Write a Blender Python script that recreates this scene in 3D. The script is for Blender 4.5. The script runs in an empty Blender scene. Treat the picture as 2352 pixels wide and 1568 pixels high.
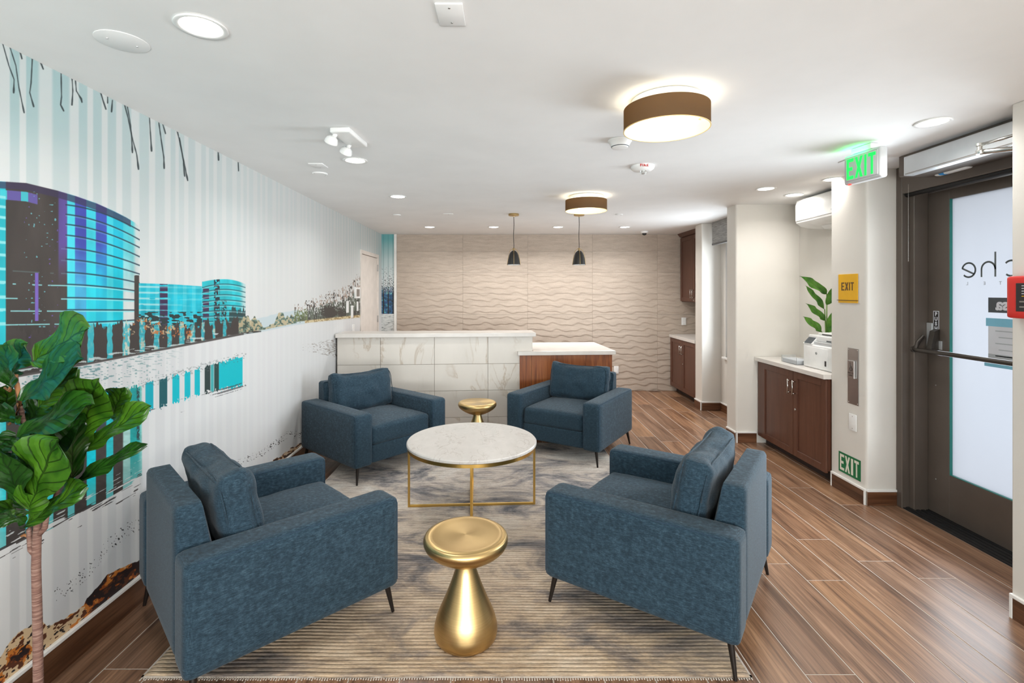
import bpy, bmesh, math, random
import numpy as np
from mathutils import Vector, Matrix, noise as mnoise
random.seed(7)
S = bpy.context.scene
C = S.collection

# ------------------------------------------------------------------ camera, world, light, exposure
F, PX, PY, CAMZ, H = 1140.0, 1155.0, 669.0, 1.55, 2.44
cam_d = bpy.data.cameras.new('camera')
cam = bpy.data.objects.new('camera', cam_d); C.objects.link(cam)
cam.location = (0, 0, CAMZ); cam.rotation_euler = (math.pi / 2, 0, 0)
cam_d.sensor_width = 36; cam_d.lens = F / 2352 * 36
cam_d.shift_x = (1176 - PX) / 2352; cam_d.shift_y = -(784 - PY) / 2352
cam_d.clip_start = 0.05
S.camera = cam
S.view_settings.view_transform = 'Standard'; S.view_settings.look = 'None'
S.view_settings.gamma = 1; S.view_settings.use_curve_mapping = False
S.view_settings.exposure = 0.25
W = bpy.data.worlds.new('overcast_sky'); S.world = W; W.use_nodes = True
W.node_tree.nodes['Background'].inputs[0].default_value = (0.93, 0.96, 1.0, 1)
W.node_tree.nodes['Background'].inputs[1].default_value = 2.0

def area_light(name, loc, rot, size, size_y, power, color=(1, 1, 1), shape='RECTANGLE', spread=180, parent=None):
    d = bpy.data.lights.new(name, 'AREA'); d.shape = shape; d.size = size
    if shape in ('RECTANGLE', 'ELLIPSE'): d.size_y = size_y
    d.energy = power; d.color = color; d.spread = math.radians(spread)
    o = bpy.data.objects.new(name, d); C.objects.link(o); o.location = loc; o.rotation_euler = rot
    if parent: o.parent = parent
    return o
# soft fill lamps added behind the photographer; door and side window lamps carry daylight
area_light('rear_fill_lamp', (0.3, -3.05, 1.3), (math.radians(90), 0, 0), 3.9, 2.0, 38, (0.96, 0.98, 1.0))  # fill lamp added behind the camera to brighten the room
area_light('ceiling_fill_lamp', (0.3, -3.04, 1.0), (math.radians(140), 0, 0), 3.9, 1.2, 240, (1.0, 0.985, 0.96))  # added lamp aimed upward to brighten the ceiling
area_light('daylight_glass_door', (2.93, 2.97, 1.25), (0, math.radians(90), 0), 1.8, 0.75, 31, (0.84, 0.93, 1.0), spread=120)
area_light('daylight_side_window', (2.78, 5.92, 1.45), (0, math.radians(90), 0), 1.3, 0.75, 20, (0.84, 0.93, 1.0), spread=172)
DOWNLIGHT_W, DOWNLIGHT_FAR_W, DOWNLIGHT_RIGHT_W = 4.6, 11.0, 3.4

# ------------------------------------------------------------------ helpers
def lin(c):
    return tuple(((v / 255) / 12.92 if v / 255 <= .04045 else ((v / 255 + .055) / 1.055) ** 2.4) for v in c[:3]) + (1.0,)

class NT:
    def __init__(s, m): s.t = m.node_tree; s.b = s.t.nodes['Principled BSDF']
    def n(s, typ, **kw):
        nd = s.t.nodes.new(typ)
        for k, v in kw.items():
            if k.startswith('_'): setattr(nd, k[1:], v)
            else:
                k2 = int(k[1:]) if k[0] == 'i' and k[1:].isdigit() else k.replace('__', ' ')
                s.set(nd.inputs[k2], v)
        return nd
    def set(s, sock, v):
        if isinstance(v, bpy.types.NodeSocket): s.t.links.new(v, sock)
        elif isinstance(v, bpy.types.Node): s.t.links.new(v.outputs[0], sock)
        else: sock.default_value = v
    def coord(s, kind='Object', scale=(1, 1, 1), rand=0, rot=(0, 0, 0)):
        v = s.n('ShaderNodeTexCoord').outputs[kind]
        if rand:
            r = s.n('ShaderNodeObjectInfo').outputs['Random']
            r = s.n('ShaderNodeMath', _operation='MULTIPLY', i0=r, i1=rand)
            cx = s.n('ShaderNodeCombineXYZ', i0=r, i1=r, i2=r)
            v = s.n('ShaderNodeVectorMath', _operation='ADD', i0=v, i1=cx).outputs[0]
        return s.n('ShaderNodeMapping', Vector=v, Scale=scale, Rotation=rot).outputs[0]
    def noise(s, vec, scale, detail=4, rough=.55, dist=0):
        return s.n('ShaderNodeTexNoise', Vector=vec, Scale=scale, Detail=detail, Roughness=rough, Distortion=dist).outputs[0]
    def ramp(s, fac, stops, interp='LINEAR'):
        r = s.n('ShaderNodeValToRGB', Fac=fac); cr = r.color_ramp; cr.interpolation = interp
        while len(cr.elements) < len(stops): cr.elements.new(.5)
        for e, (p, c) in zip(cr.elements, stops):
            e.position = p; e.color = lin(c) if max(c) > 1 else tuple(c) + (1,)
        return r.outputs[0]
    def mix(s, fac, a, b, mode='MIX'):
        m = s.n('ShaderNodeMix', _data_type='RGBA', _blend_type=mode)
        s.set(m.inputs[0], fac); s.set(m.inputs[6], a); s.set(m.inputs[7], b)
        return m.outputs[2]
    def math(s, op, a, b=0.0, c=None):
        m = s.n('ShaderNodeMath', _operation=op, i0=a, i1=b)
        if c is not None: s.set(m.inputs[2], c)
        return m.outputs[0]
    def bump(s, h, strength=.2, dist=.01):
        s.set(s.b.inputs['Normal'], s.n('ShaderNodeBump', Height=h, Strength=strength, Distance=dist).outputs[0])

MATS = {}
def mat(name, col, rough=.5, metal=0.0, spec=.5, emit=None, es=0.0, fn=None, coat=0.0):
    m = bpy.data.materials.new(name); m.use_nodes = True; t = NT(m); b = t.b
    b.inputs['Base Color'].default_value = lin(col); b.inputs['Roughness'].default_value = rough
    b.inputs['Metallic'].default_value = metal; b.inputs['Specular IOR Level'].default_value = spec
    b.inputs['Coat Weight'].default_value = coat
    if emit: b.inputs['Emission Color'].default_value = lin(emit); b.inputs['Emission Strength'].default_value = es
    if fn: fn(t)
    else:   # faint procedural unevenness on every plain surface
        n = t.noise(t.coord(), 6.0, 3)
        c = t.ramp(n, [(.3, tuple(max(v * .965, 1.01) for v in col)), (.7, tuple(min(v * 1.02 + .5, 255) for v in col))])
        t.set(b.inputs['Base Color'], c)
    MATS[name] = m
    return m

class MB:
    """collects shapes in one bmesh and links them as one mesh object"""
    def __init__(s): s.bm = bmesh.new()
    def _tf(s, vs, M):
        for v in vs: v.co = M @ v.co
    def box(s, a, b, bev=0.0, seg=2, M=None):
        a, b = Vector(a), Vector(b)
        r = bmesh.ops.create_cube(s.bm, size=1); vs = r['verts']
        for v in vs: v.co = Vector(((v.co.x + .5) * (b.x - a.x) + a.x, (v.co.y + .5) * (b.y - a.y) + a.y, (v.co.z + .5) * (b.z - a.z) + a.z))
        if bev > 0:
            es = list({e for v in vs for e in v.link_edges})
            r = bmesh.ops.bevel(s.bm, geom=es, offset=bev, segments=seg, profile=.5, affect='EDGES')
            vs = list({v for f in r['faces'] for v in f.verts} | {v for v in vs if v.is_valid})
        if M: s._tf(vs, M)
        return s
    def lathe(s, prof, seg=32, M=None, cap=True):
        rings = []
        for r, z in prof:
            rings.append([s.bm.verts.new((r * math.cos(2 * math.pi * k / seg), r * math.sin(2 * math.pi * k / seg), z)) for k in range(seg)])
        for i in range(len(rings) - 1):
            for k in range(seg):
                s.bm.faces.new((rings[i][k], rings[i][(k + 1) % seg], rings[i + 1][(k + 1) % seg], rings[i + 1][k]))
        if cap:
            if prof[0][0] > 1e-5: s.bm.faces.new(rings[0][::-1])
            if prof[-1][0] > 1e-5: s.bm.faces.new(rings[-1])
        if M: s._tf([v for r in rings for v in r], M)
        return s
    def tube(s, pts, rad, seg=8, rad2=None):
        pts = [Vector(p) for p in pts]; n = len(pts); rings = []
        for i, p in enumerate(pts):
            d = (pts[min(i + 1, n - 1)] - pts[max(i - 1, 0)]).normalized()
            up = Vector((0, 0, 1)) if abs(d.z) < .95 else Vector((1, 0, 0))
            x = d.cross(up).normalized(); y = d.cross(x).normalized()
            r = rad if rad2 is None else rad + (rad2 - rad) * i / (n - 1)
            rings.append([s.bm.verts.new(p + x * r * math.cos(2 * math.pi * k / seg) + y * r * math.sin(2 * math.pi * k / seg)) for k in range(seg)])
        for i in range(n - 1):
            for k in range(seg):
                s.bm.faces.new((rings[i][k], rings[i + 1][k], rings[i + 1][(k + 1) % seg], rings[i][(k + 1) % seg]))
        s.bm.faces.new(rings[0]); s.bm.faces.new(rings[-1][::-1])
        return s
    def prism(s, pts, axis, a, b):
        """polygon pts (2D) extruded along axis from a to b"""
        def mk(p, t):
            return {'x': (t, p[0], p[1]), 'y': (p[0], t, p[1]), 'z': (p[0], p[1], t)}[axis]
        A = [s.bm.verts.new(mk(p, a)) for p in pts]; B = [s.bm.verts.new(mk(p, b)) for p in pts]
        n = len(pts)
        s.bm.faces.new(A); s.bm.faces.new(B[::-1])
        for i in range(n): s.bm.faces.new((A[i], B[i], B[(i + 1) % n], A[(i + 1) % n]))
        return s
    def soft(s, c, half, r, crown=(0, 0), n=12, fn=None):
        """rounded upholstery block; crown = extra bulge (top, bottom)"""
        old = set(s.bm.verts)
        res = bmesh.ops.create_cube(s.bm, size=2)
        vs = res['verts']; es = list({e for v in vs for e in v.link_edges})
        bmesh.ops.subdivide_edges(s.bm, edges=es, cuts=n, use_grid_fill=True)
        vs = [v for v in s.bm.verts if v not in old]
        half = Vector(half); c = Vector(c)
        for v in vs:
            p = Vector([1.35 * t - .35 * t ** 3 for t in v.co])
            q = Vector([p[i] * half[i] for i in range(3)])
            inn = Vector([max(-(half[i] - r), min(half[i] - r, q[i])) for i in range(3)])
            d = q - inn
            if d.length > 1e-6: q = inn + d.normalized() * r
            bul = max(0, 1 - p.x ** 2) * max(0, 1 - p.y ** 2)
            q.z += (crown[0] if p.z > 0 else -crown[1]) * bul * abs(p.z)
            if fn: q = fn(q, p)
            v.co = q + c
        return s
    def build(s, name, m, parent=None, smooth=False, loc=None, auto=None):
        bmesh.ops.recalc_face_normals(s.bm, faces=s.bm.faces[:])
        me = bpy.data.meshes.new(name); s.bm.to_mesh(me); s.bm.free()
        me.materials.append(m)
        if smooth: me.polygons.foreach_set('use_smooth', [True] * len(me.polygons))
        if auto is not None:
            me.polygons.foreach_set('use_smooth', [True] * len(me.polygons))
            me.set_sharp_from_angle(angle=math.radians(auto))
        o = bpy.data.objects.new(name, me); C.objects.link(o)
        if parent: o.parent = parent
        if loc: o.location = loc
        return o

def empty(name, loc=(0, 0, 0), rz=0):
    o = bpy.data.objects.new(name, None); C.objects.link(o); o.location = loc; o.rotation_euler = (0, 0, rz)
    o.empty_display_size = .1
    return o
def tag(o, label, cat, group=None):
    o['label'] = label; o['category'] = cat
    if group: o['group'] = group
    return o
def thing(name, label, cat, loc=(0, 0, 0), rz=0, group=None):
    return tag(empty(name, loc, rz), label, cat, group)
def struct(o): o['kind'] = 'structure'; return o
def copy_tree(o, parent=None):
    c = o.copy(); C.objects.link(c)
    if parent: c.parent = parent
    for ch in list(o.children): copy_tree(ch, c)
    return c
def at(x, y, Y): return Vector(((x - PX) / F * Y, Y, CAMZ - (y - PY) / F * Y))
def text_obj(body, size, m, name, parent, M, depth=.0006, bold=0.0, spacing=1.0, sx=1.0, align='CENTER'):
    cu = bpy.data.curves.new('lettering', 'FONT'); cu.body = body; cu.size = size; cu.align_x = align; cu.align_y = 'CENTER'
    cu.extrude = depth; cu.offset = bold; cu.space_character = spacing; cu.resolution_u = 4
    t = bpy.data.objects.new('lettering_source', cu); C.objects.link(t)
    dg = bpy.context.evaluated_depsgraph_get(); dg.update()
    me = bpy.data.meshes.new_from_object(t.evaluated_get(dg))
    bpy.data.objects.remove(t); bpy.data.curves.remove(cu)
    me.transform(Matrix.Diagonal((sx, 1, 1, 1))); me.transform(M)
    me.materials.clear(); me.materials.append(m)
    o = bpy.data.objects.new(name, me); C.objects.link(o); o.parent = parent
    return o
def facing(loc, right, up):
    """matrix for flat lettering: local x -> right, local y -> up"""
    r, u = Vector(right).normalized(), Vector(up).normalized(); n = r.cross(u)
    M = Matrix((r, u, n)).transposed().to_4x4(); M.translation = Vector(loc); return M
EXIT_STROKES = {'E': [[(0, 0), (0, 1), (1, 1), (1, .84), (.3, .84), (.3, .58), (.85, .58), (.85, .42), (.3, .42), (.3, .16), (1, .16), (1, 0)]],
    'X': [[(0, 0), (.33, .5), (0, 1), (.31, 1), (.5, .68), (.69, 1), (1, 1), (.67, .5), (1, 0), (.69, 0), (.5, .32), (.31, 0)]],
    'I': [[(.1, 0), (.1, 1), (.9, 1), (.9, 0)]],
    'T': [[(.36, 0), (.36, .84), (0, .84), (0, 1), (1, 1), (1, .84), (.64, .84), (.64, 0)]]}
def exit_letters(mb, w, h, M, depth=.001, wi=.3):
    """block EXIT centred at the origin of M, total w x h"""
    ws = [1, 1.12, wi * 1.15, 1]; gap = .22; tot = sum(ws) + 3 * gap; k = w / tot; x = -w / 2
    for ch, cw in zip('EXIT', ws):
        for poly in EXIT_STROKES[ch]:
            pts = [(x + p[0] * cw * k, (p[1] - .5) * h) for p in poly]
            n0 = len(mb.bm.verts); mb.prism(pts, 'z', 0, depth); mb.bm.verts.ensure_lookup_table()
            for v in mb.bm.verts[n0:]: v.co = M @ v.co
        x += (cw + gap) * k
    return mb

# ------------------------------------------------------------------ materials
def f_plaster(c, bump=.12):
    def fn(t):
        v = t.coord(); n = t.noise(v, 3, 3)
        t.set(t.b.inputs['Base Color'], t.ramp(n, [(.3, tuple(x * .98 for x in c)), (.7, c)]))
        t.bump(t.noise(v, 90, 4), bump, .003)
    return fn
M_ceil = mat('ceiling_paint', (240, 240, 239), .9, fn=f_plaster((241, 241, 240), .06))
M_wall = mat('warm_white_paint', (216, 211, 203), .8, fn=f_plaster((219, 214, 206)))
M_white = mat('white_plastic', (238, 238, 236), .4)
M_whitepaint = mat('white_trim_paint', (236, 234, 230), .45)
M_doorpaint = mat('door_off_white_paint', (226, 218, 210), .5)
M_bronze = mat('dark_bronze_metal', (100, 90, 82), .42, .2)
M_bronze2 = mat('dark_bronze_hardware', (72, 66, 61), .35, .5)
M_black = mat('black_rubber', (24, 23, 23), .6)
M_dark = mat('dark_leg_metal', (44, 38, 35), .4, .5)
M_steel = mat('brushed_steel', (176, 174, 172), .32, .9)
M_chrome = mat('satin_nickel', (205, 203, 198), .25, 1.0)
M_alum = mat('clear_aluminium', (196, 198, 200), .35, .45)
M_quartz = mat('white_quartz_worktop', (220, 215, 209), .3)
M_signgrey = mat('pale_grey_plastic', (196, 197, 197), .45)
M_grout = mat('pale_grout', (196, 183, 170), .85)
M_greyscreen = mat('grey_screen', (136, 128, 122), .35)
M_red = mat('red_plastic', (214, 46, 40), .38)
M_blackpanel = mat('black_panel', (42, 38, 38), .35)
M_redtext = mat('red_lettering', (186, 50, 48), .5)
M_yellow = mat('yellow_acrylic', (228, 172, 12), .3)
M_browntext = mat('brown_lettering', (94, 66, 30), .5)
M_green = mat('green_sign_film', (18, 112, 66), .5)
M_cream = mat('photoluminescent_cream', (226, 222, 206), .55)
M_bluetape = mat('blue_masking_tape', (58, 148, 214), .6)
M_blackplastic = mat('black_plastic', (34, 34, 35), .4)
M_greyfilm = mat('grey_vinyl_film', (74, 80, 84), .55)
M_greytext = mat('grey_vinyl_lettering', (98, 106, 106), .55)
M_lightgreytext = mat('pale_grey_lettering', (170, 176, 180), .55)
M_bluepaper = mat('pale_blue_paper', (128, 190, 214), .7)
M_paper = mat('white_paper', (214, 216, 222), .8)
M_led = mat('downlight_lens', (255, 255, 255), .4, emit=(255, 250, 240), es=14)
M_diff = mat('lamp_diffuser', (255, 250, 240), .5, emit=(255, 247, 230), es=5)
M_exitgreen = mat('exit_led_green', (20, 230, 90), .4, emit=(4, 232, 84), es=.72)
M_redled = mat('red_indicator', (240, 40, 30), .4, emit=(255, 40, 30), es=3)
M_brass = mat('brass_frame', (216, 178, 100), .3, 1.0)
M_tilegrout = mat('dark_tile_joint', (140, 128, 116), .85)
def f_gold(t):
    v = t.coord('Object', (1, 1, 260)); n = t.noise(v, 1.0, 2)
    t.set(t.b.inputs['Base Color'], t.ramp(n, [(.3, (200, 170, 116)), (.7, (212, 183, 130))]))
    t.set(t.b.inputs['Roughness'], t.math('MULTIPLY_ADD', n, .06, .30))
    t.set(t.b.inputs['Anisotropic'], .55)
M_gold = mat('brushed_gold', (196, 160, 98), .28, 1.0, fn=f_gold)
M_antique = mat('antique_brass', (190, 164, 116), .38, .9)
M_shadeblack = mat('black_lamp_shade', (38, 36, 34), .45)
def f_shadein(t): pass
def thin_fabric(name, col, trans, tcol):
    m = bpy.data.materials.new(name); m.use_nodes = True; nt = m.node_tree; nt.nodes.clear()
    out = nt.nodes.new('ShaderNodeOutputMaterial'); mx = nt.nodes.new('ShaderNodeMixShader'); d = nt.nodes.new('ShaderNodeBsdfDiffuse'); tr = nt.nodes.new('ShaderNodeBsdfTranslucent')
    tx = nt.nodes.new('ShaderNodeTexNoise'); tx.inputs['Scale'].default_value = 160; rp = nt.nodes.new('ShaderNodeValToRGB')
    rp.color_ramp.elements[0].color = lin(tuple(x * .93 for x in col)); rp.color_ramp.elements[1].color = lin(col)
    nt.links.new(tx.outputs[0], rp.inputs[0]); nt.links.new(rp.outputs[0], d.inputs[0]); tr.inputs[0].default_value = lin(tcol)
    mx.inputs[0].default_value = trans; nt.links.new(d.outputs[0], mx.inputs[1]); nt.links.new(tr.outputs[0], mx.inputs[2]); nt.links.new(mx.outputs[0], out.inputs[0])
    return m
M_gilt = mat('gilded_rim', (240, 206, 140), .5)
M_lining = thin_fabric('gilded_shade_lining', (246, 228, 186), .12, (255, 220, 160))
M_shadebrown = thin_fabric('brown_drum_fabric', (100, 84, 66), .22, (200, 160, 104))
def f_floorwood(dark):
    def fn(t):
        v = t.coord('Object', (14, .8, 14), rand=37)
        n1 = t.noise(v, 1.5, 5, .6, .8)
        v2 = t.coord('Object', (70, 2.0, 70), rand=19); n2 = t.noise(v2, 1.6, 4, .6)
        r = t.n('ShaderNodeObjectInfo').outputs['Random']
        c = t.ramp(n1, [(.28, (98, 70, 53)), (.43, (142, 108, 83)), (.6, (170, 134, 106)), (.78, (196, 162, 134))])
        g = t.ramp(n2, [(.32, (128, 124, 124)), (.56, (255, 255, 255))])
        c = t.mix(.55, c, g, 'MULTIPLY')
        tone = t.ramp(r, [(0, (168, 160, 160)), (.3, (216, 206, 204)), (.5, (252, 236, 222)), (.7, (226, 222, 224)), (1, (255, 240, 218))])
        c = t.mix(.8, c, tone, 'MULTIPLY')
        if dark: c = t.mix(1.0, c, lin((176, 160, 150)), 'MULTIPLY')
        t.set(t.b.inputs['Base Color'], c)
        t.set(t.b.inputs['Roughness'], t.math('MULTIPLY_ADD', n2, .14, .26))
        t.bump(n2, .08, .002)
    return fn
M_plank = mat('wood_look_plank', (120, 90, 70), .35, fn=f_floorwood(False))
M_baseb = mat('wood_look_baseboard', (100, 70, 54), .4, fn=f_floorwood(True))
def f_walnut(t):
    v = t.coord('Object', (9, 9, .7)); n = t.noise(v, 2, 5, .6, 1.2); n2 = t.noise(t.coord('Object', (90, 90, 2)), 1.5, 3)
    c = t.ramp(n, [(.3, (112, 58, 26)), (.5, (148, 82, 38)), (.7, (172, 104, 54))])
    t.set(t.b.inputs['Base Color'], t.mix(.25, c, t.ramp(n2, [(.3, (110, 110, 110)), (.6, (255, 255, 255))]), 'MULTIPLY'))
M_walnut = mat('walnut_veneer', (120, 66, 32), .4, fn=f_walnut)
def f_cab(t):
    n = t.noise(t.coord('Object', (30, 30, 1.5)), 2, 4, .6)
    t.set(t.b.inputs['Base Color'], t.ramp(n, [(.3, (82, 50, 37)), (.7, (100, 63, 47))]))
M_cab = mat('espresso_cabinet_wood', (90, 56, 42), .38, fn=f_cab)
def f_marble(base, vein, sc, amt):
    def fn(t):
        v = t.coord('Object', (2.2, 1, .75), rand=23, rot=(0, .75, 0))
        n = t.noise(v, sc, 5, .55, 1.4)
        a = t.math('ABSOLUTE', t.math('SUBTRACT', n, .5))
        f = t.ramp(a, [(0, (1, 1, 1)), (.010, (.5, .5, .5)), (.032, (0, 0, 0))])
        msk = t.ramp(t.noise(v, sc * .7, 2), [(.46, (0, 0, 0)), (.56, (1, 1, 1))])
        f = t.math('MULTIPLY', f, msk); f = t.math('MULTIPLY', f, amt)
        cl = t.ramp(t.noise(v, sc * 1.5, 4), [(.3, tuple(x * .965 for x in base)), (.7, base)])
        t.set(t.b.inputs['Base Color'], t.mix(f, cl, lin(vein)))
    return fn
M_tile = mat('marble_look_tile', (226, 221, 212), .3, fn=f_marble((220, 214, 205), (170, 148, 122), 1.1, .6))
M_marble = mat('white_marble_top', (206, 201, 196), .22, fn=f_marble((208, 203, 198), (172, 160, 152), 5, .6))
def f_wavetile(t):
    v = t.coord('Object', (1, 1, 6), rand=5); n = t.noise(v, 5, 5, .6)
    n2 = t.noise(t.coord('Object', (60, 60, 160)), 1, 3)
    c = t.ramp(n, [(.3, (178, 163, 149)), (.7, (198, 183, 168))])
    t.set(t.b.inputs['Base Color'], t.mix(.25, c, t.ramp(n2, [(.3, (190, 186, 182)), (.7, (255, 255, 255))]), 'MULTIPLY'))
    t.bump(n2, .15, .003)
M_wave = mat('taupe_wave_tile', (186, 170, 156), .55, fn=f_wavetile)
def f_fabric(t):
    v = t.coord('Object'); a = t.noise(t.coord('Object', (55, 55, 620)), 1.0, 2, .6); b = t.noise(t.coord('Object', (55, 620, 55)), 1.0, 2, .6)
    f = t.noise(v, 420, 2, .6); big = t.noise(v, 2.5, 3)
    m = t.math('ADD', t.math('MULTIPLY', a, .5), t.math('ADD', t.math('MULTIPLY', b, .3), t.math('MULTIPLY', f, .2)))
    c = t.ramp(m, [(.28, (18, 28, 36)), (.47, (39, 58, 71)), (.56, (51, 73, 87)), (.74, (92, 116, 129))])
    c = t.mix(.3, c, t.ramp(big, [(.3, (196, 208, 214)), (.7, (255, 255, 255))]), 'MULTIPLY')
    t.set(t.b.inputs['Base Color'], c)
    wv = t.n('ShaderNodeTexWave', Vector=t.coord('Object', (1, 1, 1)), Scale=190.0, Distortion=2.0).outputs[1]
    t.bump(t.math('ADD', m, t.math('MULTIPLY', wv, .2)), .1, .0015)
    t.b.inputs['Sheen Weight'].default_value = .12; t.b.inputs['Sheen Roughness'].default_value = .5
M_fabric = mat('blue_tweed_upholstery', (60, 90, 112), .9, spec=.2, fn=f_fabric)
M_seam = mat('blue_seam_thread', (38, 60, 78), .9)
def f_rug(t):
    v = t.coord('Object'); big = t.noise(t.coord('Object', (.8, 1.5, 1)), 1.9, 6, .68, .8)
    streak = t.noise(t.coord('Object', (2.2, 34, 1)), 2.2, 4, .7)
    fine = t.noise(t.coord('Object', (30, 120, 1)), 2.0, 3, .7)
    sep = t.n('ShaderNodeSeparateXYZ', Vector=v)
    grad = t.n('ShaderNodeMapRange', Value=sep.outputs[1]); grad.inputs[1].default_value = -1.5; grad.inputs[2].default_value = .5
    warm = t.ramp(big, [(.34, (104, 101, 102)), (.44, (166, 150, 136)), (.53, (212, 186, 156)), (.68, (228, 207, 182))])
    cool = t.ramp(big, [(.35, (98, 101, 108)), (.44, (160, 155, 153)), (.52, (208, 196, 185)), (.64, (228, 222, 214))])
    c = t.mix(grad.outputs[0], warm, cool)
    st = t.ramp(streak, [(.36, (120, 112, 108)), (.52, (255, 255, 255))])
    c = t.mix(.5, c, st, 'MULTIPLY')
    fn_ = t.ramp(fine, [(.3, (190, 186, 184)), (.6, (255, 255, 255))])
    c = t.mix(.5, c, fn_, 'MULTIPLY')
    # valleys between the ribs are coloured darker, less so towards the far end
    rib = t.n('ShaderNodeAttribute', _attribute_name='rib').outputs['Fac']
    c = t.mix(t.math('MULTIPLY', t.math('POWER', rib, 1.6), t.math('MULTIPLY_ADD', grad.outputs[0], -.45, .85)), c, lin((84, 74, 66)))
    t.set(t.b.inputs['Base Color'], c)
    t.bump(fine, .5, .004)
M_rug = mat('ribbed_distressed_rug_pile', (190, 172, 152), .95, spec=.1, fn=f_rug)
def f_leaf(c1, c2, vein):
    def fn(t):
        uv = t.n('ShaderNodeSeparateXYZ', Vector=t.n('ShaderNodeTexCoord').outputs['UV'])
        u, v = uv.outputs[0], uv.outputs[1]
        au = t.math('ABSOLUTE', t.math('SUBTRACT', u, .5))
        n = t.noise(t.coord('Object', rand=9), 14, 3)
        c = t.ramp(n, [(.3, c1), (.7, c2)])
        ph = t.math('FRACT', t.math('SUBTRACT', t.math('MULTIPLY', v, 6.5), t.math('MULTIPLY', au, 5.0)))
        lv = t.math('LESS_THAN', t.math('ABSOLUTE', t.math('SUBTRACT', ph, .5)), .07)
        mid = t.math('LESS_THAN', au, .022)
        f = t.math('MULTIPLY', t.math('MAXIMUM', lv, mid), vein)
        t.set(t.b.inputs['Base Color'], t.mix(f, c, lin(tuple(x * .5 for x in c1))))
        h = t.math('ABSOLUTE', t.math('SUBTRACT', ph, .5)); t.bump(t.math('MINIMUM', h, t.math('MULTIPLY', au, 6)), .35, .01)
        t.b.inputs['Transmission Weight'].default_value = 0
        t.b.inputs['Subsurface Weight'].default_value = 0
    return fn
M_leaf = mat('fig_leaf', (62, 112, 26), .3, fn=f_leaf((34, 78, 14), (74, 120, 26), .75))
M_leaf2 = mat('dark_fig_leaf', (40, 84, 30), .28, fn=f_leaf((20, 56, 14), (40, 86, 22), .65))  # deeper green variant of the fig leaf
M_bop = mat('strelitzia_leaf', (66, 124, 36), .35, fn=f_leaf((48, 104, 30), (96, 150, 44), .3))
M_stem = mat('green_stem', (104, 140, 56), .5)
def f_bark(t):
    n = t.noise(t.coord('Object', (6, 6, 70)), 2, 4, .7)
    t.set(t.b.inputs['Base Color'], t.ramp(n, [(.3, (92, 62, 54)), (.5, (132, 98, 86)), (.72, (176, 148, 134))]))
    t.bump(n, .5, .004)
M_bark = mat('fig_bark', (128, 94, 82), .8, fn=f_bark)
M_twig = mat('orange_brown_twig', (160, 108, 66), .6)
def f_shadefab(t):
    n = t.noise(t.coord('Object', (3, 3, 90)), 3, 3, .7)
    t.set(t.b.inputs['Base Color'], t.ramp(n, [(.3, (104, 104, 102)), (.7, (176, 175, 172))]))
M_rollfab = mat('grey_woven_roller_fabric', (140, 140, 138), .9, fn=f_shadefab)
def glass_mat(name, col, frost):
    m = bpy.data.materials.new(name); m.use_nodes = True; nt = m.node_tree; nt.nodes.clear()
    out = nt.nodes.new('ShaderNodeOutputMaterial'); mx = nt.nodes.new('ShaderNodeMixShader'); g = nt.nodes.new('ShaderNodeBsdfGlossy')
    if frost:
        a = nt.nodes.new('ShaderNodeBsdfTranslucent'); g.inputs['Roughness'].default_value = .25
        tx = nt.nodes.new('ShaderNodeTexNoise'); tx.inputs['Scale'].default_value = 2.0
        rp = nt.nodes.new('ShaderNodeValToRGB'); rp.color_ramp.elements[0].color = lin(tuple(x * .96 for x in col)); rp.color_ramp.elements[1].color = lin(col)
        nt.links.new(tx.outputs[0], rp.inputs[0]); nt.links.new(rp.outputs[0], a.inputs[0]); mx.inputs[0].default_value = .06
    else:
        a = nt.nodes.new('ShaderNodeBsdfTransparent'); a.inputs[0].default_value = lin(col); g.inputs['Roughness'].default_value = .02
        fr = nt.nodes.new('ShaderNodeFresnel'); fr.inputs[0].default_value = 1.45; nt.links.new(fr.outputs[0], mx.inputs[0])
    nt.links.new(a.outputs[0], mx.inputs[1]); nt.links.new(g.outputs[0], mx.inputs[2]); nt.links.new(mx.outputs[0], out.inputs[0])
    return m
M_frost = glass_mat('frosted_glass', (229, 233, 239), True)
M_pane = glass_mat('clear_glass', (246, 250, 250), False)
M_glassedge = mat('green_glass_edge', (30, 130, 120), .3)
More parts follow.
